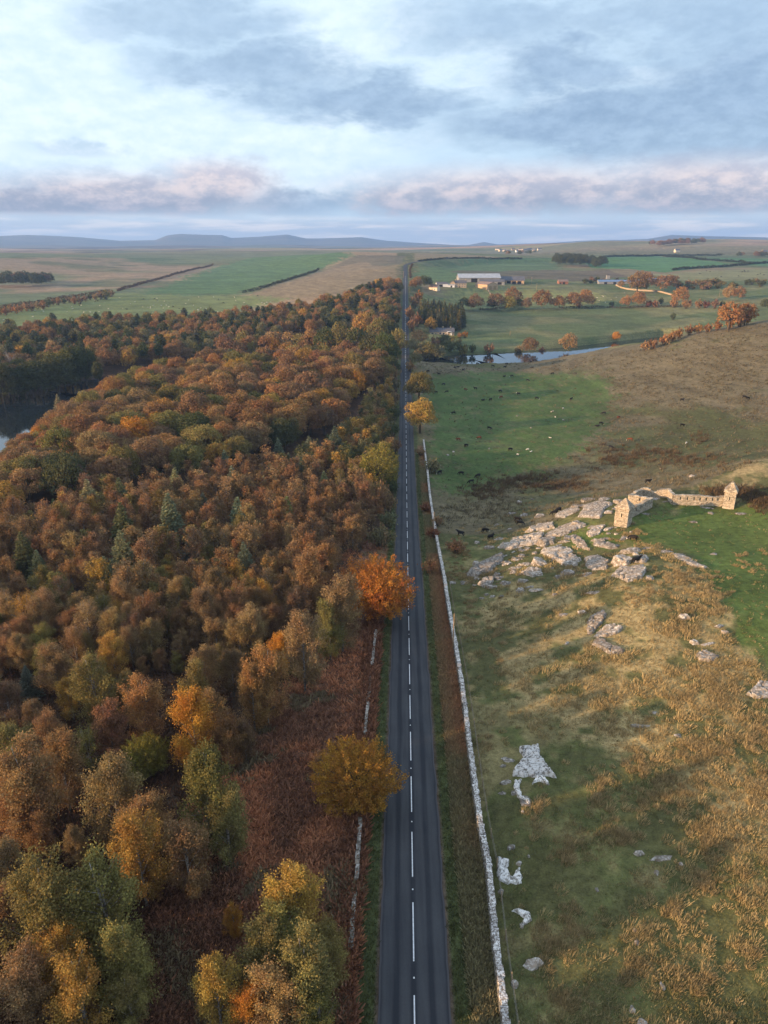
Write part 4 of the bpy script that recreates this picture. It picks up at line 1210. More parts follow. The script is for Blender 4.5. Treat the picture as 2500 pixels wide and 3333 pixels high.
def plant():
    rr = random.Random(99)
    mass = {}
    for kind in KINDWORD:
        L = [t for t in TREES if t['kind'] == kind]
        for t in L:
            inframe = -20 < t['u'] < 1680 and 480 < t['v'] < 2260
            t['rank'] = (t['force'] * 1e3 if t['label'] else 0) + (t['px'] if inframe else -1)
        L.sort(key=lambda t: -t['rank'])
        for i, t in enumerate(L):
            lod = pick_lod(t)
            if i >= 300 or t['rank'] < 0:
                if t['rank'] < 0 and lod == 'hi': lod = 'mid'
                mass.setdefault(kind, []).append((t, lod)); continue
            P = PROTO[(kind, lod)]
            V, Q, cm, tm, (nh, nw) = P[rr.randrange(min(6, len(P)) if t['label'] else len(P))]
            col, word = PAL[t['c']]
            g = t['tone'] * rr.uniform(.86, 1.14)
            colour = (*(min(1, v * g * rr.uniform(.93, 1.07)) for v in col), 1)
            sc = (t['w'] / nw, t['w'] / nw * rr.uniform(.9, 1.1), t['H'] / nh)
            rz = rr.uniform(0, 6.28)
            name = kind
            if t['px'] < 16:      # too small in the photo for its trunk to show
                r = bpy.data.objects.new(name, cm); link(r); r.color = colour
                r.location = (t['x'], t['y'], t['z'])
            else:
                r = empty(name, (t['x'], t['y'], t['z']))
                a = obj('trunk', tm, r); b = obj('crown', cm, r); b.color = colour
            r.rotation_euler = (0, 0, rz); r.scale = sc
            cat = 'bush' if kind == 'bush' else 'tree'
            tag(r, None, cat, GROUPW[kind])
            if t['label']:
                r['label'] = t['label']
            else:
                ph, marks = WHERE[t['where']]
                later(r, f'{word} {KINDWORD[kind]} {ph}', (t['x'], t['y']), marks)
    for kind, L in mass.items():
        Vs, Qs, Cs, n = [], [], [], 0
        for t, lod in L:
            lod = 'lo' if (kind, 'lo') in PROTO and t['Z'] > 150 or lod == 'lo' else lod
            if t['rank'] < 0 and not (-350 < t['u'] < 2010 and t['v'] < 2500) and (kind, 'lo') in PROTO: lod = 'lo'
            if (kind, lod) not in PROTO: lod = 'mid'
            P = PROTO[(kind, lod)]
            V, Q, cm, tm, (nh, nw) = P[rr.randrange(len(P))]
            a = rr.uniform(0, 6.28); s_ = t['w'] / nw
            X = V[:, 0] * math.cos(a) - V[:, 1] * math.sin(a); Y = V[:, 0] * math.sin(a) + V[:, 1] * math.cos(a)
            Vs.append(np.stack([X * s_ + t['x'], Y * s_ + t['y'], V[:, 2] * t['H'] / nh + t['z']], 1)); Qs.append(Q + n); n += len(V)
            g = t['tone'] * rr.uniform(.85, 1.15)
            Cs.append(np.repeat(np.array([PAL[t['c']][0]]) * g, len(V), 0))
        nm = {'birch_tree': 'birch_wood', 'oak_tree': 'broadleaf_wood', 'bush': 'scrub', 'spruce_tree': 'spruce_wood', 'pine_tree': 'pine_wood', 'beech_tree': 'beech_wood'}[kind]
        o = obj(nm, np_mesh(nm, np.concatenate(Vs), np.concatenate(Qs), M_LEAFT, None, np.concatenate(Cs)))
        tag(o, f'remaining mass of small {KINDWORD[kind]} crowns filling in between the larger ones', 'woodland', None, 'stuff')
plant()

# ================================================================== ground cover: tussocks, bracken, rushes
def hits(u, v):
    """many pixels (photograph scale) dropped on the ground at once"""
    z = np.full(len(u), -4.0)
    for _ in range(9):
        x, y = plane_hit(u, v, z)
        z = z * .35 + height(x, y) * .65
    x, y = plane_hit(u, v, z)
    return x, y, height(x, y)

def blades(x, y, z, n, hgt, wid, spread, colr, lean=(.25, .05), splay=.75):
    """n blades for every clump; all arrays per clump"""
    m = len(x); N = m * n
    rp = lambda a: np.repeat(a, n, axis=0)
    a = RNG.uniform(0, 6.283, N); rr_ = np.sqrt(RNG.uniform(0, 1, N)) * rp(spread)
    bx, by = rp(x) + np.cos(a) * rr_, rp(y) + np.sin(a) * rr_
    h = rp(hgt) * RNG.uniform(.55, 1.15, N)
    k = splay * (rr_ / (rp(spread) + 1e-6))
    tx, ty = np.cos(a) * k * h + lean[0] * h + RNG.normal(size=N) * .12 * h, np.sin(a) * k * h + lean[1] * h + RNG.normal(size=N) * .12 * h
    w = rp(wid) * RNG.uniform(.6, 1.3, N) * .5
    s = RNG.uniform(0, 6.283, N); sx, sy = np.cos(s) * w, np.sin(s) * w
    bz = rp(z) - .05
    V = np.stack([np.stack([bx - sx, by - sy, bz], 1), np.stack([bx + sx, by + sy, bz], 1),
                  np.stack([bx + sx * .5 + tx, by + sy * .5 + ty, bz + h], 1), np.stack([bx - sx * .5 + tx, by - sy * .5 + ty, bz + h], 1)], 1).reshape(-1, 3)
    Q = np.arange(4 * N).reshape(-1, 4)
    return V, Q, np.repeat(rp(colr), 4, axis=0)

def cover(name, parts, label, cat):
    V, Q, C, n = [], [], [], 0
    for v, q, c in parts:
        V.append(v); Q.append(q + n); C.append(c); n += len(v)
    o = obj(name, np_mesh(name, np.concatenate(V), np.concatenate(Q), M_BLADE, None, np.concatenate(C)))
    return tag(o, label, cat, None, 'stuff')

def mixc(a, b, k):
    return np.array(a)[None] * (1 - k[:, None]) + np.array(b)[None] * k[:, None]

WALLPX = [(1700, 3700), (1648, 3333), (1614, 3062), (1591, 2822), (1564, 2678), (1548, 2569), (1526, 2400), (1516, 2315), (1502, 2214), (1483.5, 2098), (1462, 1982), (1445.5, 1874), (1425.6, 1772), (1408.6, 1673), (1399.8, 1614), (1391, 1526), (1383.6, 1473), (1379, 1432)]
WALL = [hit(u, v, 1.0)[:2] for u, v in WALLPX]

def near_cover():
    # rough pasture right of the wall
    u = RNG.uniform(1370, 2560, 62000); v = RNG.uniform(1640, 3420, 62000)
    x, y, z = hits(u, v); d = np.hypot(x, y)
    t = x - road_x(y)
    wallx = np.interp(y, [p[1] for p in WALL], [p[0] for p in WALL])
    n1 = fbm(x / 16, y / 16, 21, 4); n2 = fbm(x / 3.2, y / 3.2, 31, 3); n5 = fbm(x / 7, y / 7, 131, 3)
    nu, nv = u + (fbm(x / 9, y / 9, 171, 3) - .5) * 260, v + (fbm(x / 9, y / 9, 181, 3) - .5) * 200
    lush = inpoly(nu / 1.507, nv / 1.507, [(1210, 1135), (1330, 1140), (1400, 1100), (1600, 1075), (1700, 1080), (1700, 1480), (1600, 1400), (1560, 1290), (1500, 1200), (1390, 1165), (1330, 1190), (1220, 1180)])
    hay = inpoly(nu / 1.507, nv / 1.507, [(985, 1330), (1080, 1255), (1250, 1240), (1400, 1200), (1560, 1260), (1659, 1420), (1700, 1900), (1560, 1900), (1500, 1720), (1300, 1640), (1180, 1530), (1000, 1500)])
    keep = (x > wallx + .8) & (d < 190) & (d > 25) & (RNG.uniform(size=len(x)) < np.where(lush, .10, np.where(hay, .2 + .45 * sstep(.42, .6, n2), .06 + .38 * sstep(.47, .62, n2 * .5 + n5 * .5))))
    x, y, z, n2, n5, hay, lush = (a[keep] for a in (x, y, z, n2, n5, hay, lush))
    k = np.clip(sstep(.40, .62, n2) * .8 + RNG.normal(size=len(x)) * .2 + hay * .3, 0, 1)
    c = mixc((.130, .130, .056), (.30, .24, .125), k)
    hg = RNG.uniform(.10, .24, len(x)) * (1 + .5 * sstep(.5, .65, n5))
    p1 = blades(x, y, z, 8, hg, .022 + .0007 * np.hypot(x, y), RNG.uniform(.12, .34, len(x)), c)
    U0 = RNG.uniform(1370, 2560, 9000); V0 = RNG.uniform(1700, 3420, 9000)
    xa, ya, za = hits(U0, V0)
    wx = np.interp(ya, [p[1] for p in WALL], [p[0] for p in WALL])
    lu = inpoly(U0 / 1.507, V0 / 1.507, [(1210, 1135), (1330, 1140), (1400, 1100), (1600, 1075), (1700, 1080), (1700, 1480), (1600, 1400), (1560, 1290), (1500, 1200), (1390, 1165), (1330, 1190), (1220, 1180)])
    kk = (xa > wx + 1) & (np.hypot(xa, ya) < 175) & ~lu & (RNG.uniform(size=len(xa)) < (.85 * sstep(.47, .60, fbm(xa / 5, ya / 5, 161, 3)) + .04) * (.22 + .7 * sstep(45, 115, np.hypot(xa, ya))) * sstep(-4, 26, xa - wx))
    xa, ya, za = xa[kk], ya[kk], za[kk]; sz = RNG.uniform(.45, 1.35, len(xa)) ** 1.2 * (1 + .8 * sstep(60, 110, np.hypot(xa, ya)))
    p3 = blades(xa, ya, za, 70, (.34 - .12 * sstep(60, 110, np.hypot(xa, ya))) * sz, .012 + .0006 * np.hypot(xa, ya), .44 * sz, mixc((.25, .20, .10), (.47, .36, .185), RNG.uniform(0, 1, len(xa))), (.3, .05), .5)
    # big rushy tussocks in drifts
    spots = [(1560, 1870, 70, 26, 60), (1500, 1880, 60, 20, 40), (1880, 1830, 60, 26, 30), (1260 * 1.5, 1860, 60, 30, 30), (2230, 1890, 90, 50, 80), (2320, 1930, 60, 20, 26), (2440, 1830, 40, 30, 16), (2050, 1745, 55, 22, 34), (2090, 1945, 60, 20, 24), (2260, 1985, 70, 26, 30),
             (2210, 2040, 40, 40, 22), (2300, 2200, 70, 40, 30), (2350, 2280, 80, 40, 36), (2220, 2260, 50, 30, 26), (2080, 2490, 40, 40, 30), (2160, 2560, 70, 60, 50), (2250, 2450, 70, 40, 40), (2350, 2450, 60, 40, 30), (2460, 2400, 60, 60, 44), (2300, 2730, 60, 60, 44), (2480, 2560, 50, 70, 36),
             (2290, 2870, 40, 40, 20), (2400, 2850, 40, 24, 5), (2480, 2900, 20, 20, 3), (2180, 2960, 40, 40, 12), (2450, 3110, 40, 40, 8), (2070, 3060, 40, 30, 8), (1860, 3020, 40, 60, 22), (1780, 3080, 50, 60, 30), (2010, 2720, 80, 30, 40), (1950, 2600, 50, 60, 24), (1750, 2650, 40, 60, 16), (1830, 2800, 40, 60, 20), (1560, 2430, 30, 40, 14),
             (1820, 3260, 50, 50, 18), (2250, 3200, 70, 50, 24), (2060, 3150, 50, 60, 20), (1620, 2060, 30, 90, 30), (1530, 2000, 24, 80, 30), (1500, 1800, 40, 60, 40), (1440, 1590, 30, 60, 20)]
    U, Vv = [], []
    for (a, b, ra, rb, n) in spots:
        U.append(a + RNG.normal(size=n) * ra * .6); Vv.append(b + RNG.normal(size=n) * rb * .6)
    u, v = np.concatenate(U), np.concatenate(Vv)
    x, y, z = hits(u, v)
    wallx = np.interp(y, [p[1] for p in WALL], [p[0] for p in WALL]); ok = (x > wallx + .6) & (np.hypot(x, y) < 175)
    x, y, z = x[ok], y[ok], z[ok]
    c = mixc((.25, .195, .10), (.38, .29, .155), RNG.uniform(0, 1, len(x)))
    p2 = blades(x, y, z, 80, RNG.uniform(.26, .5, len(x)), .012 + .00035 * np.hypot(x, y), RNG.uniform(.3, .6, len(x)), c, (.28, .05), .5)
    cover('rough_grass', [p1, p2, p3], 'rough tawny grass and rush tussocks on the near pasture', 'grass')
near_cover()

def valley_cover():
    u = RNG.uniform(1360, 2560, 26000); v = RNG.uniform(1010, 1720, 26000) 
    x, y, z = hits(u, v); d = np.hypot(x, y); t = x - road_x(y)
    n1 = fbm(x / 16, y / 16, 21, 4); n2 = fbm(x / 3.2, y / 3.2, 31, 3); n3 = fbm(x / 60, y / 60, 41, 4); n5 = fbm(x / 7, y / 7, 131, 3)
    pas = inpoly(u / 1.507, v / 1.507, [(915, 812), (1100, 800), (1300, 812), (1325, 835), (1300, 935), (1260, 965), (1190, 1005), (1090, 1035), (940, 1080), (925, 900)])
    knoll = inpoly(u / 1.507, v / 1.507, [(985, 1260), (1140, 1150), (1340, 1072), (1480, 1046), (1700, 985), (1700, 2300), (985, 2300)])
    green = sstep(.52, .64, n3 * .6 + n1 * .4)
    rd, rp = seg_dist(x, y, RIVER); rw = np.interp(rp, np.arange(len(RIVW)), RIVW)
    keep = (t > 9) & (d > 150) & (d < 490) & ~knoll & (rd > rw * 1.3) & (RNG.uniform(size=len(x)) < np.where(pas, .05, (1 - .75 * green) * (.25 + .9 * sstep(.40, .6, n5))))
    x, y, z, d, n2 = x[keep], y[keep], z[keep], d[keep], n2[keep]
    c = mixc((.100, .086, .052), (.180, .150, .095), np.clip(n2 + RNG.normal(size=len(x)) * .25, 0, 1))
    p = blades(x, y, z, 7, RNG.uniform(.35, .8, len(x)), .05 + d / 2300, RNG.uniform(.3, .8, len(x)), c, (.3, .05))
    # the dark rush belt below the knoll
    U, Vv = [], []
    for (a, b, ra, rb, n) in [(1700, 1570, 120, 26, 120), (1830, 1580, 90, 18, 70), (1560, 1600, 60, 24, 60), (2000, 1490, 60, 30, 60), (2080, 1475, 120, 24, 90), (2250, 1500, 140, 20, 80), (2420, 1610, 80, 22, 80), (2350, 1600, 60, 16, 50), (2480, 1640, 40, 24, 40), (2280, 1430, 20, 30, 20)]:
        U.append(a + RNG.normal(size=n) * ra * .6); Vv.append(b + RNG.normal(size=n) * rb * .6)
    x, y, z = hits(np.concatenate(U), np.concatenate(Vv))
    c = mixc((.085, .060, .036), (.135, .098, .058), RNG.uniform(0, 1, len(x)))
    p2 = blades(x, y, z, 26, RNG.uniform(.6, 1.2, len(x)), np.full(len(x), .12), RNG.uniform(.5, 1.1, len(x)), c, (.3, .05))
    cover('valley_grass', [p, p2], 'brown tussock grass and rushes across the valley pasture', 'grass')
valley_cover()

def bracken_cover():
    parts = []
    # open bracken on the wood side
    poly = [(300, 2400), (330, 1900), (420, 1720), (520, 1600), (640, 1440), (720, 1330), (690, 1250), (780, 1160), (860, 1140), (850, 1340), (800, 2400)]
    u = RNG.uniform(380, 1310, 26000); v = RNG.uniform(1680, 3420, 26000)
    x, y, z = hits(u, v); t = x - road_x(y)
    k = inpoly(u / 1.507, v / 1.507, poly) & (t < -4.9)
    x, y, z = x[k], y[k], z[k]
    n1 = fbm(x / 9, y / 9, 141, 3)
    c = mixc((.22, .112, .07), (.50, .225, .115), np.clip(sstep(.42, .60, n1) * .85 + RNG.normal(size=len(x)) * .22, 0, 1))
    gr = (fbm(x / 4, y / 4, 191, 3) > .63)[:, None]; c = np.where(gr, np.array([[.20, .155, .09]]), c)
    parts.append(blades(x, y, z, 9, RNG.uniform(.28, .62, len(x)), np.full(len(x), .15), np.full(len(x), .26), c, (.12, .0), 1.25))
    # floor of the near wood
    u = RNG.uniform(-40, 760, 9000); v = RNG.uniform(2050, 3420, 9000)
    x, y, z = hits(u, v); k = (x - road_x(y) < -14)
    x, y, z = x[k], y[k], z[k]
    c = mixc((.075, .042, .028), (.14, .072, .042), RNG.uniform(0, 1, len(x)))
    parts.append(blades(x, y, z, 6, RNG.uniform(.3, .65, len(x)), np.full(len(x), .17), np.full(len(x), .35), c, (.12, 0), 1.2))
    # verge between road and wall on the right, and between road and old wall on the left
    y = RNG.uniform(30, 260, 15000) ** 1.0; y = 32 + (y - 30) * RNG.uniform(.15, 1, len(y))
    wallx = np.interp(y, [p[1] for p in WALL], [p[0] for p in WALL])
    f = RNG.uniform(0, 1, len(y)); x = road_x(y) + 4.5 + f * (wallx - .5 - road_x(y) - 4.5)
    z = height(x, y); n1 = fbm(y / 11, y * 0 + 2, 151, 3)
    red = np.clip(sstep(.44, .62, n1) * 1.2 * sstep(50, 70, y) + RNG.normal(size=len(y)) * .12, 0, 1)
    c = mixc((.21, .19, .10), (.36, .19, .105), red * (.35 + .65 * f))
    parts.append(blades(x, y, z, 8, RNG.uniform(.18, .5, len(x)), np.full(len(x), .09), np.full(len(x), .25), c, (.1, 0), 1.0))
    y = 32 + RNG.uniform(0, 95, 3000); x = road_x(y) - 4.7 - RNG.uniform(0, 2.4, len(y)); z = height(x, y)
    c = mixc((.19, .09, .055), (.27, .13, .075), RNG.uniform(0, 1, len(y)))
    parts.append(blades(x, y, z, 7, RNG.uniform(.4, .8, len(x)), np.full(len(x), .22), np.full(len(x), .25), c, (.1, 0), 1.0))
    # short green verge
    y = 30 + RNG.uniform(0, 1, 9000) ** 1.6 * 230; s = np.where(RNG.uniform(size=len(y)) < .5, -1, 1)
    x = road_x(y) + s * RNG.uniform(3.15, 4.6, len(y)); z = height(x, y)
    c = mixc((.066, .080, .032), (.110, .108, .046), RNG.uniform(0, 1, len(y)))
    parts.append(blades(x, y, z, 6, RNG.uniform(.1, .28, len(x)), np.full(len(x), .07), np.full(len(x), .2), c, (.05, 0), .7))
    cover('bracken', parts, 'russet dead bracken and verge grass along both sides of the road', 'bracken')
bracken_cover()

# ================================================================== dry stone walls
def stone_wall(name, pts, h, w, label, group=None, stone=M_WALLSTONE, side=M_OLDWALL, cstep=.4, courses=5, ragged=.0, seed=1):
    random.seed(seed)
    o = empty(name, (pts[0][0], pts[0][1], gz(*pts[0])), 0, label, 'wall', group)
    loc = Vector(o.location)
    P = np.array(pts, float); L = np.concatenate([[0], np.cumsum(np.hypot(*np.diff(P, axis=0).T))])
    def at(s):
        x, y = float(np.interp(s, L, P[:, 0])), float(np.interp(s, L, P[:, 1]))
        x2, y2 = float(np.interp(s + .3, L, P[:, 0])), float(np.interp(s + .3, L, P[:, 1]))
        x1, y1 = float(np.interp(s - .3, L, P[:, 0])), float(np.interp(s - .3, L, P[:, 1]))
        return x, y, math.atan2(y2 - y1, x2 - x1)
    ss = np.arange(0, L[-1], 1.0)
    zg = np.array([gz(*at(s)[:2]) for s in ss])
    hn = lambda s: h * (1 - ragged * float(vnoise(np.array([s * .45]), np.array([seed * 3.1]), 7)[0]))
    core, cop = MB(), MB()
    s = 0.0
    while s < L[-1]:
        ln = cstep * random.uniform(.7, 1.35); x, y, a = at(s + ln / 2); z = float(np.interp(s, ss, zg)); hh = hn(s)
        nx, ny = -math.sin(a), math.cos(a)
        core.box((x - loc.x, y - loc.y, z + hh * .46 - loc.z), (ln * 1.02, w * .74, hh * .9), a)
        for k in range(courses):
            zz = (k + .5) / courses * hh * .9
            ww = w * (1.0 - .22 * k / courses)
            for sd in (-1, 1):
                ox = random.uniform(-.3, .3) * ln
                core.box((x + math.cos(a) * ox + nx * sd * ww * .40 - loc.x, y + math.sin(a) * ox + ny * sd * ww * .40 - loc.y, z + zz - loc.z), (ln * random.uniform(.7, 1.05), ww * .26, hh * .9 / courses * random.uniform(.78, .98)), a + random.uniform(-.05, .05), .02)
        jl = random.uniform(-.05, .05)
        cop.box((x + nx * jl - loc.x, y + ny * jl - loc.y, z + hh - loc.z), (ln * random.uniform(.86, .98), w * random.uniform(.74, 1.02), .2 * random.uniform(.8, 1.5)), a + random.uniform(-.12, .12), .035)
        s += ln
    core.build('stone_courses', side, o); cop.build('coping_stones', stone, o)
    return o
stone_wall('dry_stone_wall', WALL, 1.15, .62, 'long pale lichened dry stone wall running along the right side of the road', cstep=.42, seed=3)
for i, (pa, lab) in enumerate([
    ([(1224, 2050), (1219, 2090), (1212, 2160)], 'upper length of the broken wall left of the road, pale and lichened'),
    ([(1208, 2195), (1203, 2240), (1196, 2275)], 'mossy middle length of the broken wall left of the road'),
    ([(1198, 2285), (1193, 2330), (1189, 2382)], 'lichened length of broken wall just behind the round russet beech'),
    ([(1174, 2660), (1166, 2760), (1160, 2858)], 'lower length of broken wall below the round russet beech'),
    ([(1153, 2900), (1148, 2980), (1142, 3070)], 'lowest mossy overgrown stub of wall beside the left verge')]):
    stone_wall('broken_wall', [hit(u, v, .6)[:2] for u, v in pa], (.85 if i not in (1, 4) else .5), .42, lab, 'broken wall on the wood side', M_ROCK if i not in (1, 4) else M_OLDWALL, M_OLDWALL, .5, 3, .5, 20 + i)

# ---- wire fence along the field side of the wall, and timber poles
def wire_fence():
    o = empty('wire_fence', (WALL[2][0] + 1.0, WALL[2][1], gz(WALL[2][0] + 1.0, WALL[2][1])), 0, 'thin stake and wire fence on the field side of the long stone wall', 'fence')
    L0 = Vector(o.location); tops = []
    P = [(x + .95, y) for x, y in WALL[1:12]]
    A_ = np.array(P); L = np.concatenate([[0], np.cumsum(np.hypot(*np.diff(A_, axis=0).T))])
    pm = MB(); pm.box((0, 0, .6), (.09, .09, 1.3)); pme = pm.mesh('post', M_POLE)
    for s in np.arange(0, L[-1], 4.0):
        x, y = float(np.interp(s, L, A_[:, 0])), float(np.interp(s, L, A_[:, 1])); z = gz(x, y)
        p = obj('post', pme, o, (x - L0.x, y - L0.y, z - L0.z)); tops.append((x - L0.x, y - L0.y, z - L0.z))
    wr = MB()
    for hh in (.45, .8, 1.15):
        wr.tube([(a, b, c + hh) for a, b, c in tops], .008, 3, False)
    wr.build('wire', M_DEADBARK, o)
wire_fence()
def pole(u, v, h, label, arm=True, rad=.13):
    x, y, z = hit(u, v)
    o = empty('utility_pole', (x, y, z), random.uniform(-.3, .3), label, 'pole', 'timber poles')
    b = MB(); b.tube([(0, 0, -.3), (.02, 0, h)], [rad, rad * .7], 8); b.build('shaft', M_POLE, o)
    if arm:
        c_ = MB(); c_.box((.0, 0, h - .35), (1.5, .12, .13)); c_.build('crossarm', M_POLE, o)
        i_ = MB()
        for k in (-.62, 0, .62): i_.tube([(k, 0, h - .28), (k, 0, h - .05)], .06, 5)
        i_.build('insulator', M_WHITE, o)
pole(1474, 2112, 6.4, 'sunlit bare timber pole against the long wall, opposite the broken wall', False, .10)
pole(1411, 1735, 5.6, 'timber pole where brown thorn breaks the long wall', False, .10)
for u, v, lab in [(1746, 946, 'pale pole in the field right of the front barn'), (1730, 925, 'pole behind the field pole, right of the barns'), (1302, 958, 'pole beside the cottage on the left of the far road'), (1333, 960, 'pole on the right verge of the far road'), (2341, 966, 'pole in the park left of the big copper trees'),
                  (1313, 905, 'pole on the left of the road climb'), (1660, 1092, 'short post in the green field right of the bungalow')]:
    pole(u, v, 8.5 if u != 1660 else 4, lab, u not in (1660,), .16)

# ================================================================== the ruined fort on the knoll
def in_slit(s, z, slits, z0, z1, hw):
    return z0 < z < z1 and any(abs(s - q) < hw for q in slits)
def fort_wall(parent, p, q, h, slits=(), name='curtain_wall', th=.75, breach=None, seed=1, zs=None):
    random.seed(seed)
    L = math.hypot(q[0] - p[0], q[1] - p[1]); a = math.atan2(q[1] - p[1], q[0] - p[0])
    za, zb = (gz(*p), gz(*q)) if zs is None else zs
    o0 = Vector(parent.location); nx, ny = -math.sin(a), math.cos(a)
    at = lambda s: (p[0] + (q[0] - p[0]) * s / L - o0.x, p[1] + (q[1] - p[1]) * s / L - o0.y, za + (zb - za) * s / L - o0.z)
    top = lambda s: h * (1 - (breach[2] * math.exp(-((s - breach[0]) / breach[1]) ** 2) if breach else 0)) - .10 * random.random() - h * .17 * float(vnoise(np.array([s * .55]), np.array([seed * 2.7]), 3)[0])
    b = MB(); cp = MB()
    Z0, Z1, HW = h * .50, h * .84, .17
    edges = sorted([0.0, L] + [e for s in slits for e in (s - HW, s + HW)])
    for e0, e1 in zip(edges, edges[1:]):
        mid = (e0 + e1) / 2
        isl = any(abs(mid - s) < HW for s in slits)
        n = 1 if isl else max(1, int((e1 - e0) / .8))
        for k in range(n):
            s0, s1 = e0 + (e1 - e0) * k / n, e0 + (e1 - e0) * (k + 1) / n
            m = (s0 + s1) / 2; x, y, z = at(m); hh = top(m) - .06
            if isl:
                b.box((x, y, z + (Z0 - 1.0) / 2), (s1 - s0, th * .86, Z0 + 1.0), a); b.box((x, y, z + (Z1 + hh) / 2), (s1 - s0, th * .86, max(.1, hh - Z1)), a)
            else:
                b.box((x, y, z + (hh - 1.0) / 2), (s1 - s0, th * .86, hh + 1.0), a)
    ch = .17; k = 0
    while k * ch < h:
        s = random.uniform(-.3, 0)
        while s < L:
            ln = random.uniform(.25, .6); m = min(max(s + ln / 2, .15), L - .15)
            hh = top(m); zz = (k + .5) * ch
            if zz < hh and not in_slit(m, zz, slits, Z0, Z1, HW + ln * .42):
                x, y, z = at(m)
                for sd in (-1, 1):
                    b.box((x + nx * sd * th * .42, y + ny * sd * th * .42, z + zz), (ln * .95, th * .2 + random.uniform(-.03, .05), ch * random.uniform(.82, .96)), a, .018)
            s += ln
        k += 1
    s = 0
    while s < L:
        ln = random.uniform(.35, .7); m = s + ln / 2; x, y, z = at(min(m, L)); hh = top(min(m, L))
        cp.box((x, y, z + hh + .03), (ln * .95, th * random.uniform(.92, 1.16), .2), a + random.uniform(-.04, .04), .03)
        s += ln
    w = b.build(name, M_FORT, parent); cp.build('coping', M_FORT, w)
    return w
def fort_tower(parent, c, wx, wy, h, rz, roof, seed=1):
    """square turret of coursed stone under a stepped stone cap"""
    random.seed(seed); o0 = Vector(parent.location)
    X, Y, Z = c[0] - o0.x, c[1] - o0.y, c[2] - o0.z
    cs, sn = math.cos(rz), math.sin(rz)
    W = lambda x, y, z: (X + x * cs - y * sn, Y + x * sn + y * cs, Z + z)
    b = MB(); b.box(W(0, 0, (h - 1) / 2), (wx - .16, wy - .16, h + 1), rz)
    ch = .19
    for k in range(int(h / ch)):
        for ax, hw, hd in ((0, wx / 2, wy / 2), (1, wy / 2, wx / 2)):
            for sd in (-1, 1):
                s = -hw
                while s < hw - .02:
                    ln = min(random.uniform(.4, .85), hw - s)
                    m = s + ln / 2; zz = (k + .5) * ch
                    if not (abs(m) < .42 and h * .52 < zz < h * .76):
                        off = sd * (hd - .10 + random.uniform(-.015, .025))
                        b.box(W(*((m, off) if ax == 0 else (off, m)), zz), (ln * .97, .22, ch * .95) if ax == 0 else (.22, ln * .97, ch * .95), rz, .015)
                    s += ln
    t = b.build('turret', M_FORT, parent)
    sl_ = MB()       # arrow slits: dark slots framed by two jamb stones
    jb = MB()
    for ax, hd in ((0, wy / 2), (1, wx / 2)):
        for sd in (-1, 1):
            P_ = lambda m, dpt, zz: W(*((m, sd * (hd + dpt)) if ax == 0 else (sd * (hd + dpt), m)), zz)
            sl_.box(P_(0, -.075, h * .64), (.2, .03, h * .22) if ax == 0 else (.03, .2, h * .22), rz)
            for q in (-.27, .27):
                jb.box(P_(q, -.08, h * .64), (.3, .2, h * .25) if ax == 0 else (.2, .3, h * .25), rz, .015)
    sl_.build('arrow_slit', M_DARK, t); jb.build('slit_jamb', M_FORT, t)
    r = MB(); n = 9
    for k in range(n):
        f = 1 - k / n
        sx, sy = (wx + .5) * f, (wy + .5) * f
        zz = h + roof * (k + .5) / n
        m = max(1, int(sx / .5)); mm = max(1, int(sy / .5))
        for i in range(m):
            for j in range(mm):
                if 0 < i < m - 1 and 0 < j < mm - 1 and k < n - 1: continue
                r.box(W((-.5 + (i + .5) / m) * sx, (-.5 + (j + .5) / mm) * sy, zz), (sx / m * .97, sy / mm * .97, roof / n * 1.04), rz, .03)
        r.box(W(0, 0, zz - .02), (sx * .8, sy * .8, roof / n * 1.1), rz)
    r.build('cap_roof', M_FORT, parent)
Z_ = lambda x, y: (1950 + x / 3.016, 1540 + y / 3.016)
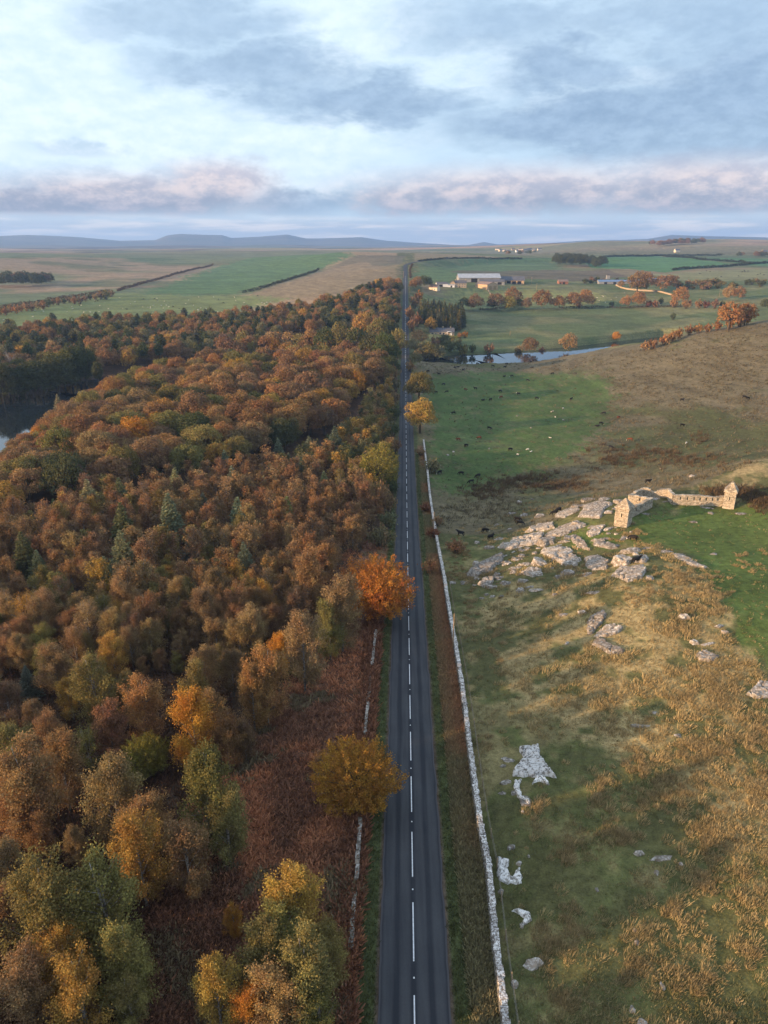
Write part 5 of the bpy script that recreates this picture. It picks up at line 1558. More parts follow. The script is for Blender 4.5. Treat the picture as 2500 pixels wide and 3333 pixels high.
def build_fort():
    p0 = hit(*Z_(270, 540)); p1 = hit(*Z_(160, 507)); p2 = hit(*Z_(322, 492))
    rz = math.atan2(p2[1] - p0[1], p2[0] - p0[0])
    w = 2.9
    c = (p0[0] + math.cos(rz) * w / 2 - math.sin(rz) * w / 2, p0[1] + math.sin(rz) * w / 2 + math.cos(rz) * w / 2)
    c = (c[0], c[1], min(p0[2], gz(*c)) + .05)
    o = empty('ruined_fort', (c[0], c[1], c[2]), 0, 'roofless sandstone fort on the knoll, zigzag walls with slits between two capped turrets', 'fort')
    rz1 = math.atan2(p1[1] - p0[1], p1[0] - p0[0])      # the lit face
    rzt = rz
    fort_tower(o, c, w, w, 4.1, rzt, 2.1, 4)
    q0 = hit(*Z_(1207, 346)); q1 = hit(*Z_(1320, 356))
    rz2 = math.atan2(q1[1] - q0[1], q1[0] - q0[0]); w2 = math.hypot(q1[0] - q0[0], q1[1] - q0[1])
    c2 = (q0[0] + math.cos(rz2) * w2 / 2 - math.sin(rz2) * 1.4, q0[1] + math.sin(rz2) * w2 / 2 + math.cos(rz2) * 1.4)
    c2 = (*c2, min(q0[2], gz(*c2)) + .05)
    fort_tower(o, c2, w2, 2.8, 4.0, rz2, 2.3, 5)
    H = 2.5
    top = lambda x, y, h=H: hit(*Z_(x, y), h)[:2]
    a_ = (c[0] + math.cos(rz) * 1.2 - math.sin(rz) * .6, c[1] + math.sin(rz) * 1.2 + math.cos(rz) * .6)
    B = top(518, 236); Cc = top(305, 207); D = top(430, 138); E = top(688, 142); Fp = top(738, 208)
    G = (c2[0] - math.cos(rz2) * w2 * .45, c2[1] - math.sin(rz2) * w2 * .45)
    LAB = math.hypot(B[0] - a_[0], B[1] - a_[1]); LFG = math.hypot(G[0] - Fp[0], G[1] - Fp[1]); LBC = math.hypot(B[0] - Cc[0], B[1] - Cc[1]); LDE = math.hypot(D[0] - E[0], D[1] - E[1])
    fort_wall(o, a_, B, H, [LAB * k for k in (.22, .40, .57, .74, .9)], seed=11)
    fort_wall(o, B, Cc, H, [LBC * .52], seed=12)
    fort_wall(o, Cc, D, H * .95, [], seed=13)
    fort_wall(o, D, E, H * .98, [], seed=14, breach=(LDE * .45, 1.0, .45))
    fort_wall(o, E, Fp, H, [], seed=15)
    fort_wall(o, Fp, G, H, [LFG * k for k in (.13, .27, .40, .52, .64, .76, .87)], seed=16)
build_fort()

# ================================================================== rocks
def rock_mesh(seed, flat):
    r = np.random.default_rng(seed)
    bm = bmesh.new(); bmesh.ops.create_icosphere(bm, subdivisions=4, radius=1.0)
    V = np.array([v.co[:] for v in bm.verts])
    st = np.array([1, r.uniform(.65, 1), 1]); 
    cuts = []
    for _ in range(11):
        n = r.normal(size=3); n[2] = abs(n[2]) * (.35 if not flat else .8); n /= np.linalg.norm(n); cuts.append((n, r.uniform(.55, .88)))
    cuts.append((np.array([r.normal() * .12, r.normal() * .12, 1.0]), .62 if flat else .74))
    ang = np.arctan2(V[:, 1], V[:, 0])
    out = 1 + .18 * np.sin(ang * 2 + r.uniform(0, 6)) + .13 * np.sin(ang * 3 + r.uniform(0, 6)) + .07 * np.sin(ang * 7 + r.uniform(0, 6))
    V[:, :2] *= out[:, None]
    for n, d in cuts:
        e = V @ n - d; k = e > 0
        V[k] -= n[None] * e[k][:, None]
    bed = .03 * np.sin(V[:, 2] * 26 + 2 * vnoise(V[:, 0] * 3, V[:, 1] * 3, seed)); V[:, :2] *= (1 + bed)[:, None]
    V += (fbm(V[:, 0] * 3 + 5 * V[:, 2], V[:, 1] * 3 - 4 * V[:, 2], seed, 4) - .5)[:, None] * V * .28
    crack = np.exp(-((V[:, 0] * math.cos(seed) + V[:, 1] * math.sin(seed) - r.uniform(-.3, .3) + .1 * np.sin(V[:, 1] * 6)) / .035) ** 2)
    V[:, 2] -= crack * .13
    V *= st
    for v, p in zip(bm.verts, V): v.co = p
    me = bpy.data.meshes.new('rock'); bm.to_mesh(me); bm.free()
    me.materials.append(M_ROCK)
    me.polygons.foreach_set('use_smooth', [True] * len(me.polygons))
    try: me.set_sharp_from_angle(angle=R(38))
    except Exception: pass
    return me
ROCKS = [rock_mesh(s, False) for s in range(1, 8)]; SLABS = [rock_mesh(s, True) for s in range(11, 18)]
MARKS_ROCK = [mk('to the left turret', 1355, 1135), mk('to the right turret', 1575, 1095), mk('to the wall opposite the orange beech', 975, 1270), mk('to the cluster of big boulders', 1360, 1215), mk('to the rocks in mid slope', 1300, 1370), mk('to the triangular slab', 1140, 1650), mk('to the horseshoe slab', 1100, 1880), mk('to the bottom of the pasture', 1350, 2150), mk('to the right edge of the photo', 1640, 1500), mk('to the cows below the knoll', 1080, 1150), mk('to the knoll crest', 1250, 1090), mk('to the long split slab', 1225, 1215), mk('to the bright pasture sheep', 1130, 960)]
MARKS_ROCK2 = MARKS_ROCK
def rock(u, v, w, h, label=None, slab=False, rz=None, tall=1.0):
    """a rock whose silhouette is w by h pixels of the photograph"""
    rr = random.Random(int(u * 7 + v * 13))
    x, y, z = hit(u, v + h * .2)
    Z = y * CP - (z - CAMZ) * SP
    dep = math.atan2(CAMZ - z, y); sx = w * Z / F / 2 * 1.5; sy = max(.35, h * Z / F / 2 / (math.sin(dep) + .25)) * 1.5
    sy = min(sy, sx * 1.8)
    sz = (min(sx, sy) * .85 if not slab else min(sx, sy) * .45) * tall
    M = SLABS if slab else ROCKS
    o = obj('slab' if slab else 'boulder', M[rr.randrange(len(M))], None, (x, y, z - sz * (.18 if not slab else .1)))
    o.scale = (sx, sy, sz); o.rotation_euler = (rr.uniform(-.08, .08), rr.uniform(-.12, .12), rr.choice([0, math.pi]) + rr.uniform(-.35, .35) if rz is None else rz)
    tag(o, label, 'rock', 'pale rocks of the pasture')
    if not label:
        later(o, ('flat pale slab set in the turf' if slab else 'small pale boulder on the turf'), (x, y), MARKS_ROCK)
S4 = lambda x, y: (1300 + x / 1.3825, 1500 + y / 1.3825)
for (x, y, w, h, lab, sl_) in [
    (1000, 450, 90, 62, 'upright pale boulder forming the left of the big cluster', False), (1093, 438, 60, 52, 'rounded boulder at the right of the big cluster', False),
    (1040, 405, 80, 34, 'low boulder at the back of the big cluster', False), (630, 455, 80, 42, 'grey boulder just left of the long split slab', False), (660, 362, 72, 48, 'rounded grey boulder on the upper outcrop', False), 
    
    (760, 505, 62, 34, 'pointed boulder below the long split slab', False), 
    (1365, 475, 40, 18, 'small stone at the end of the thin ledge', False),
    (1280, 700, 50, 34, 'grey rock hidden in the rushes of the right slope', False), (1330, 815, 40, 30, 'small white stone above the lone lower slab', False), (1390, 822, 70, 12, 'thin pale slab above the lone lower slab', True), (545, 580, 40, 30, None, False), (620, 578, 70, 22, None, True), (890, 588, 80, 16, None, True), (745, 690, 40, 18, None, True), (825, 680, 44, 22, None, False),
    (440, 510, 36, 18, None, False), (490, 462, 36, 16, None, False), (515, 495, 30, 26, None, False), (470, 545, 26, 28, None, False), (300, 545, 44, 14, None, True), (240, 548, 30, 14, None, False), (520, 440, 36, 20, None, False), (610, 415, 24, 20, None, False), (550, 428, 34, 20, None, False), (575, 395, 30, 16, None, False), (700, 325, 70, 26, None, True), (770, 340, 60, 24, None, True),
    (1125, 525, 36, 30, None, False), (1080, 470, 50, 16, None, True), (800, 285, 60, 30, None, False), (820, 200, 60, 24, None, True), (790, 205, 40, 18, None, False), (855, 175, 60, 24, None, True), (930, 170, 60, 24, None, True), (985, 185, 50, 26, 'dark boulder on the grass inside the fort', False), (640, 245, 50, 22, None, True), (565, 243, 30, 16, None, False), (500, 237, 30, 12, None, False), (540, 185, 22, 16, None, False),
    (455, 350, 44, 14, None, True), (350, 367, 24, 14, None, False), (600, 310, 50, 26, None, False), (1320, 66, 30, 10, None, True), (1155, 168, 44, 16, None, True), (1200, 182, 40, 10, None, True), (1110, 237, 30, 12, None, True), (1545, 235, 66, 12, None, True), (1400, 232, 26, 14, None, True), (1320, 272, 30, 16, None, True), (965, 298, 40, 10, None, True), (1415, 418, 30, 14, None, True), (1200, 405, 50, 20, None, True),
    (1380, 210, 50, 8, None, True), (1465, 770, 40, 18, None, False), (1440, 742, 34, 20, None, False), (1120, 390, 50, 22, None, True), (755, 820, 20, 10, None, False), (700, 600, 24, 10, None, False), (420, 610, 30, 12, None, False), (370, 618, 24, 10, None, False), (1065, 420, 30, 24, None, False), (620, 340, 60, 30, None, False), (480, 380, 60, 34, None, False)]:
    u, v = S4(x, y)
    rock(u, v, w / 1.3825, h / 1.3825, lab, sl_)
_rk = random.Random(31)
for _ in range(75):
    a = _rk.random()
    u, v = S4(300 + a * 760 + _rk.gauss(0, 40), 520 - a * 190 + _rk.gauss(0, 62))
    w_ = _rk.choice([16, 20, 26, 34, 46]); rock(u, v, w_ / 1.3825 * 1.1, w_ * .45 / 1.3825, None, _rk.random() < .4)
T4 = lambda x, y: (1400 + x / 1.508, 2150 + y / 1.508)
for (x, y, w, h, lab, sl_) in [
    (470, 675, 50, 70, 'lowest white rock below the triangular slab', True), (378, 590, 50, 32, 'white stone left of the leaning slab', True),
    (395, 485, 76, 24, 'thin white slab on the left shoulder of the triangular slab', True), (358, 515, 30, 24, None, True), (358, 650, 34, 14, None, True), (410, 650, 26, 20, None, False), (398, 915, 44, 30, 'small pale rock above the horseshoe slab', False), 
    (438, 992, 24, 24, None, False), (350, 1130, 24, 26, None, False), (450, 1300, 20, 20, None, False), (508, 1475, 95, 70, 'round whitish boulder low beside the wall', False), (415, 1585, 44, 36, 'half buried white boulder lowest beside the wall', False), (1025, 940, 50, 36, None, False), (1143, 968, 95, 26, None, True),
    (1232, 998, 22, 26, None, False), (1112, 1038, 22, 18, None, False), (820, 1125, 16, 16, None, False), (1005, 1320, 18, 34, None, False), (1015, 1382, 24, 32, None, False), (1140, 1592, 26, 26, None, False), (992, 1713, 26, 20, None, False), (1040, 1775, 50, 24, None, True), (1035, 318, 76, 22, None, True), (1220, 367, 30, 12, None, True), (1105, 255, 22, 12, None, True), (455, 742, 14, 12, None, False), (485, 960, 12, 10, None, False)]:
    u, v = T4(x, y)
    rock(u, v, w / 1.508, h / 1.508, lab, sl_)
def outcrop(tr, pts, T, label, seed, step=None, steps=2):
    """bedrock breaking the turf: its top rises out of the ground inside an irregular outline and dives under it outside"""
    P = [hit(*tr(x, y))[:2] for x, y in pts]
    A_ = np.array(P); c0 = A_.mean(0); size = float(np.ptp(A_, axis=0).max())
    st = step or max(.09, size / 46)
    pad = st * 2
    gx_, gy_ = np.meshgrid(np.arange(A_[:, 0].min() - pad, A_[:, 0].max() + pad, st), np.arange(A_[:, 1].min() - pad, A_[:, 1].max() + pad, st))
    n = gx_.shape; X, Y = gx_.ravel(), gy_.ravel()
    wx_ = X + (fbm(X / (size * .18), Y / (size * .18), seed, 3) - .5) * size * .13; wy_ = Y + (fbm(X / (size * .18), Y / (size * .18), seed + 5, 3) - .5) * size * .13
    ins = inpoly(wx_, wy_, P); d, _ = seg_dist(wx_, wy_, P + [P[0]])
    d = np.where(ins, d, -d)
    t = sstep(-st * .6, st * 1.6, d)
    bed = fbm((X + Y * .35) / (size * .5), Y / (size * .16), seed + 9, 4)
    ter = np.floor(bed * steps * 2.2) / (steps * 2.2) * .6 + bed * .4
    crack = np.exp(-((fbm(X / (size * .35), Y / (size * .35), seed + 20, 2) - .5) / .022) ** 2)
    T = T * (.62 if T > .9 else .9)
    z = height(X, Y) + T * (.25 + 1.0 * ter) * t - (1 - t) * .35 - crack * T * .45 * t + (fbm(X / .35, Y / .35, seed + 30, 2) - .5) * .07
    V = np.stack([X - c0[0], Y - c0[1], z - z.mean()], 1)
    i = np.arange(n[0] - 1)[:, None] * n[1] + np.arange(n[1] - 1)[None]
    Q = np.stack([i, i + 1, i + 1 + n[1], i + n[1]], -1).reshape(-1, 4)
    Q = Q[(d[Q] > -st * 2.5).any(1)]
    used = np.unique(Q); mp = np.full(len(V), -1); mp[used] = np.arange(len(used))
    me = np_mesh('rock_outcrop', V[used], mp[Q], M_PALEROCK if tr is T4 and pts[0][0] < 1000 else M_ROCK, smooth=True)
    try: me.set_sharp_from_angle(angle=R(40))
    except Exception: pass
    tag(obj('rock_outcrop', me, None, (c0[0], c0[1], z.mean())), label, 'rock', 'bedrock showing in the pasture')
for k_, (tr, pts, T, lab) in enumerate([
    (T4, [(435, 428), (525, 422), (548, 478), (600, 545), (625, 578), (560, 572), (480, 572), (402, 572), (422, 520), (445, 480)], .8, 'large triangular grey slab beside the long wall'),
    (T4, [(335, 962), (392, 985), (386, 1040), (402, 1066), (418, 1040), (444, 1008), (452, 1060), (450, 1100), (368, 1102), (338, 1082), (324, 1020)], .5, 'white horseshoe shaped slab beside the lower wall'),
    (T4, [(382, 1226), (440, 1222), (494, 1238), (502, 1278), (448, 1312), (444, 1288), (462, 1266), (420, 1242)], .4, 'hooked white slab below the horseshoe slab'),
    (T4, [(492, 612), (522, 568), (572, 578), (594, 618), (560, 606), (538, 596)], .5, 'crescent slab under the right of the triangular slab'),
    (T4, [(408, 592), (458, 578), (442, 622), (452, 660), (494, 704), (478, 714), (436, 682), (412, 640)], .6, 'narrow leaning slab under the left of the triangular slab'),
    (T4, [(1545, 170), (1600, 120), (1700, 110), (1700, 190), (1600, 190)], .8, 'big grey slab cut by the right edge of the photo'),
    (S4, [(866, 794), (930, 738), (1008, 750), (992, 776), (930, 794)], 1.0, 'large pale slab in the middle of the mid slope group'),
    (S4, [(842, 784), (848, 712), (915, 678), (942, 694), (902, 742), (880, 774)], 1.3, 'upright pale crag at the top of the mid slope group'),
    (S4, [(862, 832), (890, 798), (928, 815), (964, 838), (1018, 860), (960, 878), (900, 846)], .8, 'lowest pale ledge of the mid slope group'),
    (S4, [(1330, 880), (1370, 855), (1440, 885), (1400, 908), (1350, 902)], .7, 'pale slab alone low on the right slope'),
    (S4, [(956, 518), (985, 488), (1060, 482), (1112, 490), (1102, 530), (1030, 548)], 1.5, 'flat topped slab at the foot of the big boulders'),
    (S4, [(630, 405), (690, 390), (762, 392), (824, 450), (792, 484), (740, 474), (676, 442)], 1.6, 'long split grey slab, largest of the outcrop'),
    (S4, [(832, 440), (880, 428), (945, 450), (935, 490), (870, 494), (836, 470)], 1.5, 'broad pale slab between the split slab and the big boulders'),
    (S4, [(300, 520), (320, 480), (400, 445), (460, 420), (470, 450), (410, 500), (350, 525)], 1.6, 'grey crag nearest the wall at the lower end of the outcrop'),
    (S4, [(350, 560), (385, 530), (430, 530), (420, 555), (390, 575)], .9, 'white lichened ledge low on the outcrop near the wall'),
    (S4, [(470, 400), (520, 350), (600, 330), (660, 335), (620, 375), (540, 392), (500, 402)], 2.2, 'long dark fronted crag of the upper outcrop'),
    (S4, [(570, 310), (620, 285), (690, 280), (700, 305), (640, 318)], 1.5, 'sunlit broken crag above the long dark fronted crag'),
    (S4, [(805, 250), (830, 205), (900, 185), (960, 195), (925, 225), (905, 262), (850, 262)], 1.2, 'big sunlit crag on the crest beside the left turret'),
    (S4, [(660, 335), (720, 300), (800, 275), (845, 290), (780, 320), (720, 345)], 1.2, 'flat sunlit ledge linking the upper outcrop to the crest'),
    (S4, [(760, 340), (800, 330), (840, 370), (860, 405), (820, 400), (780, 372)], 1.2, 'curving ledge in the middle of the outcrop'),
    (S4, [(860, 360), (920, 355), (990, 395), (940, 400), (890, 385)], 1.0, 'thin ledge of slabs above the big boulders'),
    (S4, [(840, 330), (870, 300), (930, 290), (900, 330), (860, 345)], 1.0, 'pale stepped slab below the left turret'),
    (S4, [(1215, 420), (1280, 425), (1340, 462), (1380, 485), (1330, 478), (1260, 448)], .7, 'long thin ledge in the turf right of the big boulders'),
    (S4, [(540, 510), (580, 485), (640, 495), (650, 515), (600, 525)], .9, 'sunlit ledge under the long split slab'),
    (S4, [(690, 250), (760, 215), (820, 205), (800, 230), (740, 260)], 1.0, 'sunlit rib of rock climbing to the crest'),
]):
    outcrop(tr, pts, T, lab, 300 + k_ * 7)
V3 = lambda x, y: (1250 + x / 1.3272, 1150 + y / 1.3272)
for (x, y, w) in [(276, 440, 14), (300, 425, 12), (454, 411, 10), (575, 270, 9), (635, 322, 9), (640, 630, 12), (585, 640, 18), (560, 690, 20), (600, 700, 26), (680, 695, 36), (545, 760, 22), (490, 740, 20), (500, 800, 40), (400, 815, 20), (830, 655, 20), (1330, 530, 22), (1195, 498, 10), (730, 250, 10)]:
    u, v = V3(x, y)
    rock(u, v, w / 1.3272, w * .5 / 1.3272, None, w > 25)

# ================================================================== animals
def skin_body(name, joints, bones, mats, paint, smooth=True):
    """one continuous body: joints {name: (x, y, z, radius)} linked by bones, grown by a skin and smoothed"""
    me = bpy.data.meshes.new(name + '_bones')
    keys = list(joints)
    me.from_pydata([joints[k][:3] for k in keys], [(keys.index(a), keys.index(b)) for a, b in bones], [])
    o = bpy.data.objects.new(name + '_bones', me); COL.objects.link(o)
    o.modifiers.new('skin', 'SKIN')
    for i, k in enumerate(keys):
        sv = me.skin_vertices[0].data[i]
        r = joints[k][3]; sv.radius = r if isinstance(r, tuple) else (r, r)
        sv.use_root = (i == 0)
    sd = o.modifiers.new('sub', 'SUBSURF'); sd.levels = 2; sd.render_levels = 2
    dg = bpy.context.evaluated_depsgraph_get()
    out = bpy.data.meshes.new_from_object(o.evaluated_get(dg))
    bpy.data.objects.remove(o); bpy.data.meshes.remove(me)
    out.name = name
    out.materials.clear()
    for m in mats: out.materials.append(m)
    for p in out.polygons:
        p.material_index = paint(p.center); p.use_smooth = True
    return out
def beast(pose, scale, mats, paint, woolly=False):
    """cow-like quadruped, head towards +x, 1.4 m at the withers before scaling"""
    J = {'pelvis': (-.55, 0, 1.08, (.27, .30)), 'belly': (0, 0, .98, (.36, .38)), 'chest': (.52, 0, 1.02, (.32, .36)), 'rump': (-.86, 0, 1.12, (.20, .22)), 'tail1': (-1.02, 0, 1.02, .05), 'tail2': (-1.06, 0, .62, .035), 'tail3': (-1.04, 0, .42, .05)}
    head = {'graze': [(.86, 0, .86, .20), (1.12, 0, .46, .14), (1.28, 0, .20, .105), (1.40, 0, .07, .085)], 'stand': [(.84, 0, 1.24, .21), (1.06, 0, 1.42, .15), (1.28, 0, 1.40, .125), (1.50, 0, 1.27, .09)], 'turn': [(.84, .10, 1.20, .21), (1.02, .30, 1.34, .15), (1.14, .50, 1.32, .125), (1.22, .68, 1.20, .09)]}
    h = head['graze' if pose == 'graze' else ('turn' if pose == 'turn' else 'stand')]
    if pose == 'lie':
        for k in ('pelvis', 'belly', 'chest', 'rump', 'tail1', 'tail2', 'tail3'):
            x, y, z, r = J[k]; J[k] = (x, y, max(.12, z - .62), r)
        h = [(x, y, z - .55, r) for x, y, z, r in head['turn']]
    for n_, q in zip(('neck', 'poll', 'face', 'muzzle'), h): J[n_] = q
    B = [('pelvis', 'belly'), ('belly', 'chest'), ('pelvis', 'rump'), ('rump', 'tail1'), ('tail1', 'tail2'), ('tail2', 'tail3'), ('chest', 'neck'), ('neck', 'poll'), ('poll', 'face'), ('face', 'muzzle')]
    px, py, pz = h[1][:3]
    for s, n_ in ((1, 'l'), (-1, 'r')):
        J['ear' + n_] = (px - .06, py + s * .22, pz + .03, (.05, .03)); B.append(('poll', 'ear' + n_))
        if pose != 'lie':
            J['sho' + n_] = (.52, s * .20, .72, .13); J['kne' + n_] = (.55, s * .21, .38, .075); J['fet' + n_] = (.55, s * .21, .04, .065)
            J['hip' + n_] = (-.62, s * .20, .78, .17); J['sti' + n_] = (-.56, s * .22, .60, .12); J['hoc' + n_] = (-.80, s * .21, .40, .07); J['hof' + n_] = (-.74, s * .21, .04, .065)
            B += [('chest', 'sho' + n_), ('sho' + n_, 'kne' + n_), ('kne' + n_, 'fet' + n_), ('pelvis', 'hip' + n_), ('hip' + n_, 'sti' + n_), ('sti' + n_, 'hoc' + n_), ('hoc' + n_, 'hof' + n_)]
        else:
            J['kne' + n_] = (.80, s * .26, .10, .08); J['hoc' + n_] = (-.35, s * .36, .10, .10)
            B += [('chest', 'kne' + n_), ('pelvis', 'hoc' + n_)]
    J = {k: (v[0] * scale, v[1] * scale * (1.15 if woolly else 1), v[2] * scale, tuple(q * scale for q in (v[3] if isinstance(v[3], tuple) else (v[3], v[3])))) for k, v in J.items()}
    return skin_body('sheep' if woolly else 'cow', J, B, mats, lambda c: paint(c / scale, h))
def face_white(c, h):
    f, m = Vector(h[2][:3]), Vector(h[3][:3])
    return 1 if min((c - f).length, (c - m).length) < .21 else 0
def plain_coat(c, h): return 0
def sheep_face(c, h):
    return 1 if (c - Vector(h[3][:3])).length < .22 or c.z < .30 and abs(c.y) > .1 else 0
COWS = {}
for pose in ('graze', 'stand', 'turn', 'lie'):
    COWS[('black', pose)] = beast(pose, .98, [M_BLACKCOAT, M_WHITECOAT], plain_coat)
    COWS[('white-faced black', pose)] = beast(pose, .98, [M_BLACKCOAT, M_WHITECOAT], face_white)
    COWS[('white-faced red brown', pose)] = beast(pose, .98, [M_BROWNCOAT, M_WHITECOAT], face_white)
SHEEP = {p: beast(p, .56, [M_WOOL, M_DARKFACE], sheep_face, True) for p in ('graze', 'stand', 'lie')}
WORDP = {'graze': 'grazing', 'stand': 'standing', 'turn': 'looking round', 'lie': 'lying down'}
MARKS_COW = [mk('to the left turret', 1340, 1120), mk('to the golden roadside tree', 930, 940), mk('to the broad river reach', 1100, 790), mk('to the edge of the bright pasture', 1305, 900), mk('to the grey bush on the wall', 945, 1030), mk('to the orange lit outcrop', 1190, 1120), mk('to the middle of the bright pasture', 1120, 880), mk('to the top of the bright pasture', 1080, 815), mk('to the right edge of the photo', 1600, 880), mk('to the bushes by the water', 930, 800), mk('to the wall beside the brown scrub', 985, 1165)]
def animal(kind, u, v, coat, pose, rz, label=None, group=None, marks=MARKS_COW, where='', big=1.0):
    x, y, z = hit(u, v)
    me = COWS[(coat, pose)] if kind == 'cow' else SHEEP[pose]
    o = obj(kind, me, None, (x, y, z + (0 if pose != 'lie' else .02)))
    o.rotation_euler = (0, 0, rz); o.scale = (big,) * 3
    tag(o, label, kind, group or ('cattle in the valley pasture' if kind == 'cow' else 'sheep on the bright pasture'))
    if not label:
        ph = f'{coat} cow{"" if where else " " + WORDP[pose]}{where}' if kind == 'cow' else f'white sheep{where}'
        later(o, ph, (x, y), marks)
rc = random.Random(17)
for (x, y, c) in [(240, 517, 1), (333, 521, 0), (405, 532, 0), (376, 557, 0), (331, 784, 0), (436, 770, 1), (461, 800, 0), (577, 722, 0), (587, 738, 0), (735, 694, 0), (752, 682, 0), (1140, 558, 1), (1075, 805, 1), (545, 417, 1), (355, 400, 1), (321, 374, 2), (411, 367, 2), (455, 325, 0), (300, 259, 1), (271, 167, 0), (257, 134, 0), (224, 170, 0),
                  (237, 90, 0), (203, 113, 0), (352, 157, 2), (395, 153, 0), (427, 200, 1), (460, 201, 1), (505, 190, 2), (502, 164, 1), (581, 176, 1), (660, 195, 1), (621, 117, 0), (519, 97, 0), (552, 98, 1), (522, 59, 0), (530, 45, 0), (470, 54, 0), (634, 36, 0), (639, 62, 0), (808, 199, 1), (948, 260, 0), (920, 312, 1), (937, 304, 1), (1013, 278, 2),
                  (1287, 203, 0), (1288, 312, 1), (1557, 190, 0), (1571, 195, 0), (1062, 374, 2), (980, 408, 0), (727, 88, 0), (306, 59, 0), (320, 60, 0), (342, 72, 0), (190, 77, 0), (403, 44, 0)]:
    u, v = V3(x, y)
    coat = ('black', 'white-faced black', 'white-faced red brown')[c]
    lab = {(1075, 805): 'dark cow with white face on the green knoll below the left turret', (1140, 558): 'white-faced black cow on the skyline crest behind the fort', (735, 694): 'lower of two black cows among the crest rocks', (752, 682): 'upper of two black cows among the crest rocks'}.get((x, y))
    pose = rc.choices(['graze', 'stand', 'turn', 'lie'], [6, 2, 1, .6])[0]
    animal('cow', u, v + 3, coat, pose, rc.choice([0, math.pi]) + rc.uniform(-.7, .7), lab)
u, v = S4(1064, 460); animal('cow', u, v, 'black', 'stand', .4, 'black cow half hidden among the big boulder cluster')
for (x, y) in [(722, 256), (740, 280), (777, 291), (773, 241), (718, 367), (620, 419), (635, 427), (577, 442), (1305, 391)]:
    u, v = V3(x, y); animal('sheep', u, v, '', rc.choice(['graze', 'lie', 'stand']), rc.uniform(0, 6.28), None, None, MARKS_COW, ' on the grass')
MARKS_FLOCK = [mk('to the left end of the long hedge', 260, 640), mk('to the moor corner', 620, 650), mk('to the bushy field row', 100, 665), mk('to the wood edge', 330, 695), mk('to the left edge of the photo', 0, 695), mk('to the middle of the field', 420, 650)]
for i in range(78):      # the flock and the herd on the field across the lake
    for _ in range(40):
        u, v = rc.uniform(0, 660), rc.uniform(636, 700)
        if inpoly(np.array([u]), np.array([v]), [(0, 702), (0, 680), (240, 640), (520, 639), (650, 641), (520, 668), (300, 700)])[0]: break
    if i < 62:
        animal('sheep', u * 1.507, v * 1.507, '', rc.choice(['graze', 'stand', 'lie']), rc.uniform(0, 6.28), None, 'far flock across the lake', MARKS_FLOCK, ' in the far field', 1.25)
    else:
        animal('cow', u * 1.507, v * 1.507, 'black', rc.choice(['graze', 'stand']), rc.uniform(0, 6.28), None, 'far cattle across the lake', MARKS_FLOCK, ' in the far field')
MARKS_FARF = [mk('to the farm barns', 1060, 640), mk('to the curved lit wall', 1380, 645), mk('to the hedgerow', 1180, 660), mk('to the field pole', 1158, 628)]
for i in range(26):
    u, v = rc.uniform(1130, 1400), rc.uniform(632, 655)
    animal('sheep', u * 1.507, v * 1.507, '', rc.choice(['graze', 'stand', 'lie']), rc.uniform(0, 6.28), None, 'sheep in the farm field', MARKS_FARF, ' in the farm field', 1.25)
for i in range(14):
    u, v = rc.uniform(1500, 1655), rc.uniform(585, 600)
    animal('cow', u * 1.507, v * 1.507, 'black', rc.choice(['graze', 'stand']), rc.uniform(0, 6.28), None, 'cattle on the far right field', [mk('to the far right hedge', 1500, 590), mk('to the right edge of the photo', 1650, 592)], ' on the far field')

# ================================================================== hedges and far walls
def hedge(name, px, h, w, colr, label, group='hedges between the far fields', dens=1.0, leaf=.7):
    P = np.array([hit(u, v)[:2] for u, v in px]); L = np.concatenate([[0], np.cumsum(np.hypot(*np.diff(P, axis=0).T))])
    o = empty(name, (P[0][0], P[0][1], gz(*P[0])), 0, label, 'hedge', group)
    n = int(L[-1] * 9 * dens); s = RNG.uniform(0, L[-1], n)
    x, y = np.interp(s, L, P[:, 0]), np.interp(s, L, P[:, 1])
    hh = h * (.65 + .7 * vnoise(s / 5, s * 0, 77))
    x = x + RNG.normal(size=n) * w * .35; y = y + RNG.normal(size=n) * w * .35
    z = height(x, y) + hh * RNG.uniform(0, 1, n) ** .8
    C = np.stack([x, y, z], 1) - np.array(o.location)
    V, Q = leafquads(C, RNG.normal(size=C.shape), leaf * RNG.uniform(.8, 1.6, n), leaf * RNG.uniform(.6, 1.1, n))
    f = obj('foliage', np_mesh('foliage', V, Q, M_LEAF), o); f.color = (*colr, 1)
G_, B_ = (.042, .050, .026), (.085, .062, .040)
hedge('hedge', [(384, 948), (470, 922), (560, 897), (640, 876), (693, 863)], 3.4, 3.0, B_, 'long dark hedge along the left side of the big green field', leaf=1.2)
hedge('hedge', [(791, 954), (850, 941), (930, 916), (1038, 879)], 3.6, 3.2, G_, 'dark hedge along the right side of the big green field', leaf=1.2)
hedge('hedge', [(0, 1004), (110, 988), (240, 967), (360, 950)], 3.2, 3.6, B_, 'straggling brown hedge along the top of the sheep field', leaf=1.1)
hedge('hedge', [(2188, 881), (2280, 874), (2400, 865), (2510, 856)], 4.0, 4.0, G_, 'near dark hedge of the right hand green fields', leaf=1.4)
hedge('hedge', [(2158, 834), (2260, 842), (2360, 851), (2450, 859)], 4.0, 5.0, G_, 'hedge running down to meet the near dark hedge', leaf=1.6)
hedge('hedge', [(1965, 838), (2060, 835), (2160, 833), (2350, 832)], 4.0, 6.0, G_, 'farthest dark hedge along the top of the right green field', leaf=1.8)
hedge('hedge', [(1336, 906), (1334, 880), (1342, 862)], 2.0, 2.0, B_, 'short hedge on the right of the road bend', leaf=.9)
hedge('hedge', [(1362, 851), (1440, 843.5), (1560, 841), (1700, 842)], 2.6, 3.4, G_, 'dark hedge following the far road as it turns right', leaf=1.3)
